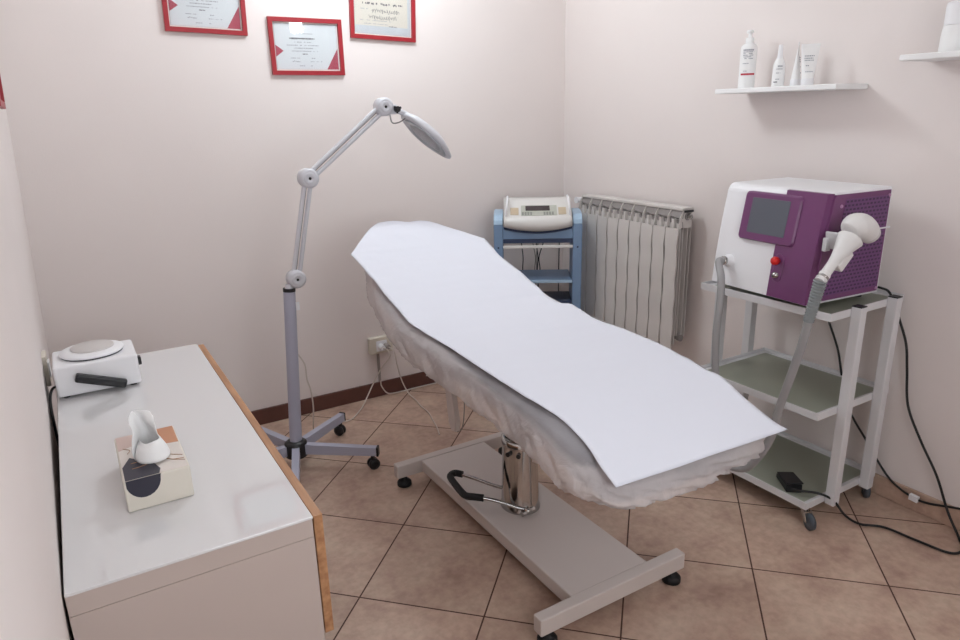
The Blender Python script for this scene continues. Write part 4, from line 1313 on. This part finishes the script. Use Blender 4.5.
# foot switch lying on the bottom shelf, its lead runs over the floor and up to the machine
FS = Vector((-.360, -1.840, .085))
root = thing('foot_switch', 'black foot switch lying on the bottom shelf of the white cart', 'foot switch', FS, radians(54.5))
m = MB().prism([(-.055, 0), (.055, 0), (.055, .016), (.04, .022), (-.055, .030)], 'y', -.028, .028, .003)
m.build('pedal_body', BLACKPL, root)
MB().box((-.058, -.030, .029), (.045, .030, .034), .002, 2, Matrix.Rotation(radians(6), 3, 'Y')).build('pedal_plate', BLACKPL, root)
Rz = Matrix.Rotation(radians(-54.5), 3, 'Z')
pts = [(-.402, -1.880, .100), (-.390, -1.912, .104), (-.36, -1.960, .108), (-.325, -1.995, .085), (-.30, -2.03, .035), (-.262, -2.066, .006), (-.212, -2.123, .006), (-.197, -2.221, .006), (-.178, -2.319, .006), (-.125, -2.335, .006), (-.060, -2.29, .010), (-.036, -2.235, .07), (-.032, -2.18, .18), (-.030, -2.106, .29), (-.030, -2.047, .40), (-.030, -2.024, .53), (-.030, -2.007, .62), (-.034, -1.975, .70), (-.045, -1.95, .765), (-.060, -1.935, .802), (-.072, -1.915, .812), (-.080, -1.89, .815)]
MB().tube([Rz @ (Vector(p) - FS) for p in pts], .0044, 8, 8).build('switch_lead', CORDK, root)

# ------------------------------------------------------------------ room lights and an added fill window
def globe_lamp(x, y, z, r, glow, label):
    t = thing('pendant_lamp', label, 'pendant lamp', (x, y, ZC))
    MB().lathe([(.055, 0), (.055, -.02), (.02, -.035)], (0, 0, 0)).build('ceiling_rose', WHITEMET, t)
    MB().cyl((0, 0, -.03), (0, 0, z + r * .97 - ZC), .006, n=10).build('stem', WHITEMET, t)
    MB().sphere((0, 0, z - ZC), r, u=32, v=20).build('opal_globe', glow, t)
globe_lamp(-1.25, -.62, 2.34, .15, LAMPGLOW, 'opal globe pendant lamp hanging nearest the back wall')
# made-up window behind the camera, its glowing pane added as fill light
WX0, WX1, WZ0, WZ1 = -2.25, -1.25, .95, 2.0
m = MB()
for a, b in (((WX0 - .06, WZ0 - .06), (WX1 + .06, WZ0)), ((WX0 - .06, WZ1), (WX1 + .06, WZ1 + .06)), ((WX0 - .06, WZ0), (WX0, WZ1)), ((WX1, WZ0), (WX1 + .06, WZ1)), (((WX0 + WX1) / 2 - .03, WZ0), ((WX0 + WX1) / 2 + .03, WZ1))):
    m.box((a[0], YF, a[1]), (b[0], YF + .05, b[1]), .004)
wf = struct('fill_window', m, WHITEMET)
MB().box((WX0, YF + .008, WZ0), (WX1, YF + .014, WZ1)).build('fill_pane', FILLGLOW, wf, wf.location)
t = thing('wall_lamp', 'small bright lamp on the wall behind the viewer', 'wall lamp', (-.33, YF, 2.265))
MB().box((-.065, 0, -.08), (.065, .03, .08), .004).build('lamp_housing', WHITEMET, t)
MB().box((-.055, .03, -.07), (.055, .05, .07), .003).build('diffuser', SMALLGLOW, t)

w = bpy.data.worlds.new('World'); SC.world = w
w.use_nodes = True
w.node_tree.nodes['Background'].inputs[0].default_value = (.8, .8, .85, 1)
w.node_tree.nodes['Background'].inputs[1].default_value = .2

# ------------------------------------------------------------------ camera
cam_d = bpy.data.cameras.new('camera')
cam = bpy.data.objects.new('camera', cam_d)
COL.objects.link(cam)
yaw, pitch_, roll = 0.537708331, 0.296116896, -0.0242167796
cam_d.sensor_fit = 'HORIZONTAL'
cam_d.sensor_width = 36.0
cam_d.lens = 685.7131 / 960 * 36.0
cam_d.clip_start = 0.02
f = Vector((sin(yaw) * cos(pitch_), cos(yaw) * cos(pitch_), -sin(pitch_)))
r0 = Vector((cos(yaw), -sin(yaw), 0)); u0 = r0.cross(f)
rr = r0 * cos(roll) + u0 * sin(roll)
uu = -r0 * sin(roll) + u0 * cos(roll)
M = Matrix((rr, uu, -f)).transposed().to_4x4()
M.translation = Vector((-2.49145, -3.19787, 1.44408))
cam.matrix_world = M
SC.camera = cam

vs = SC.view_settings
vs.view_transform = 'Standard'
vs.look = 'None'
vs.gamma = 1.0
vs.use_curve_mapping = False
vs.exposure = 0.15
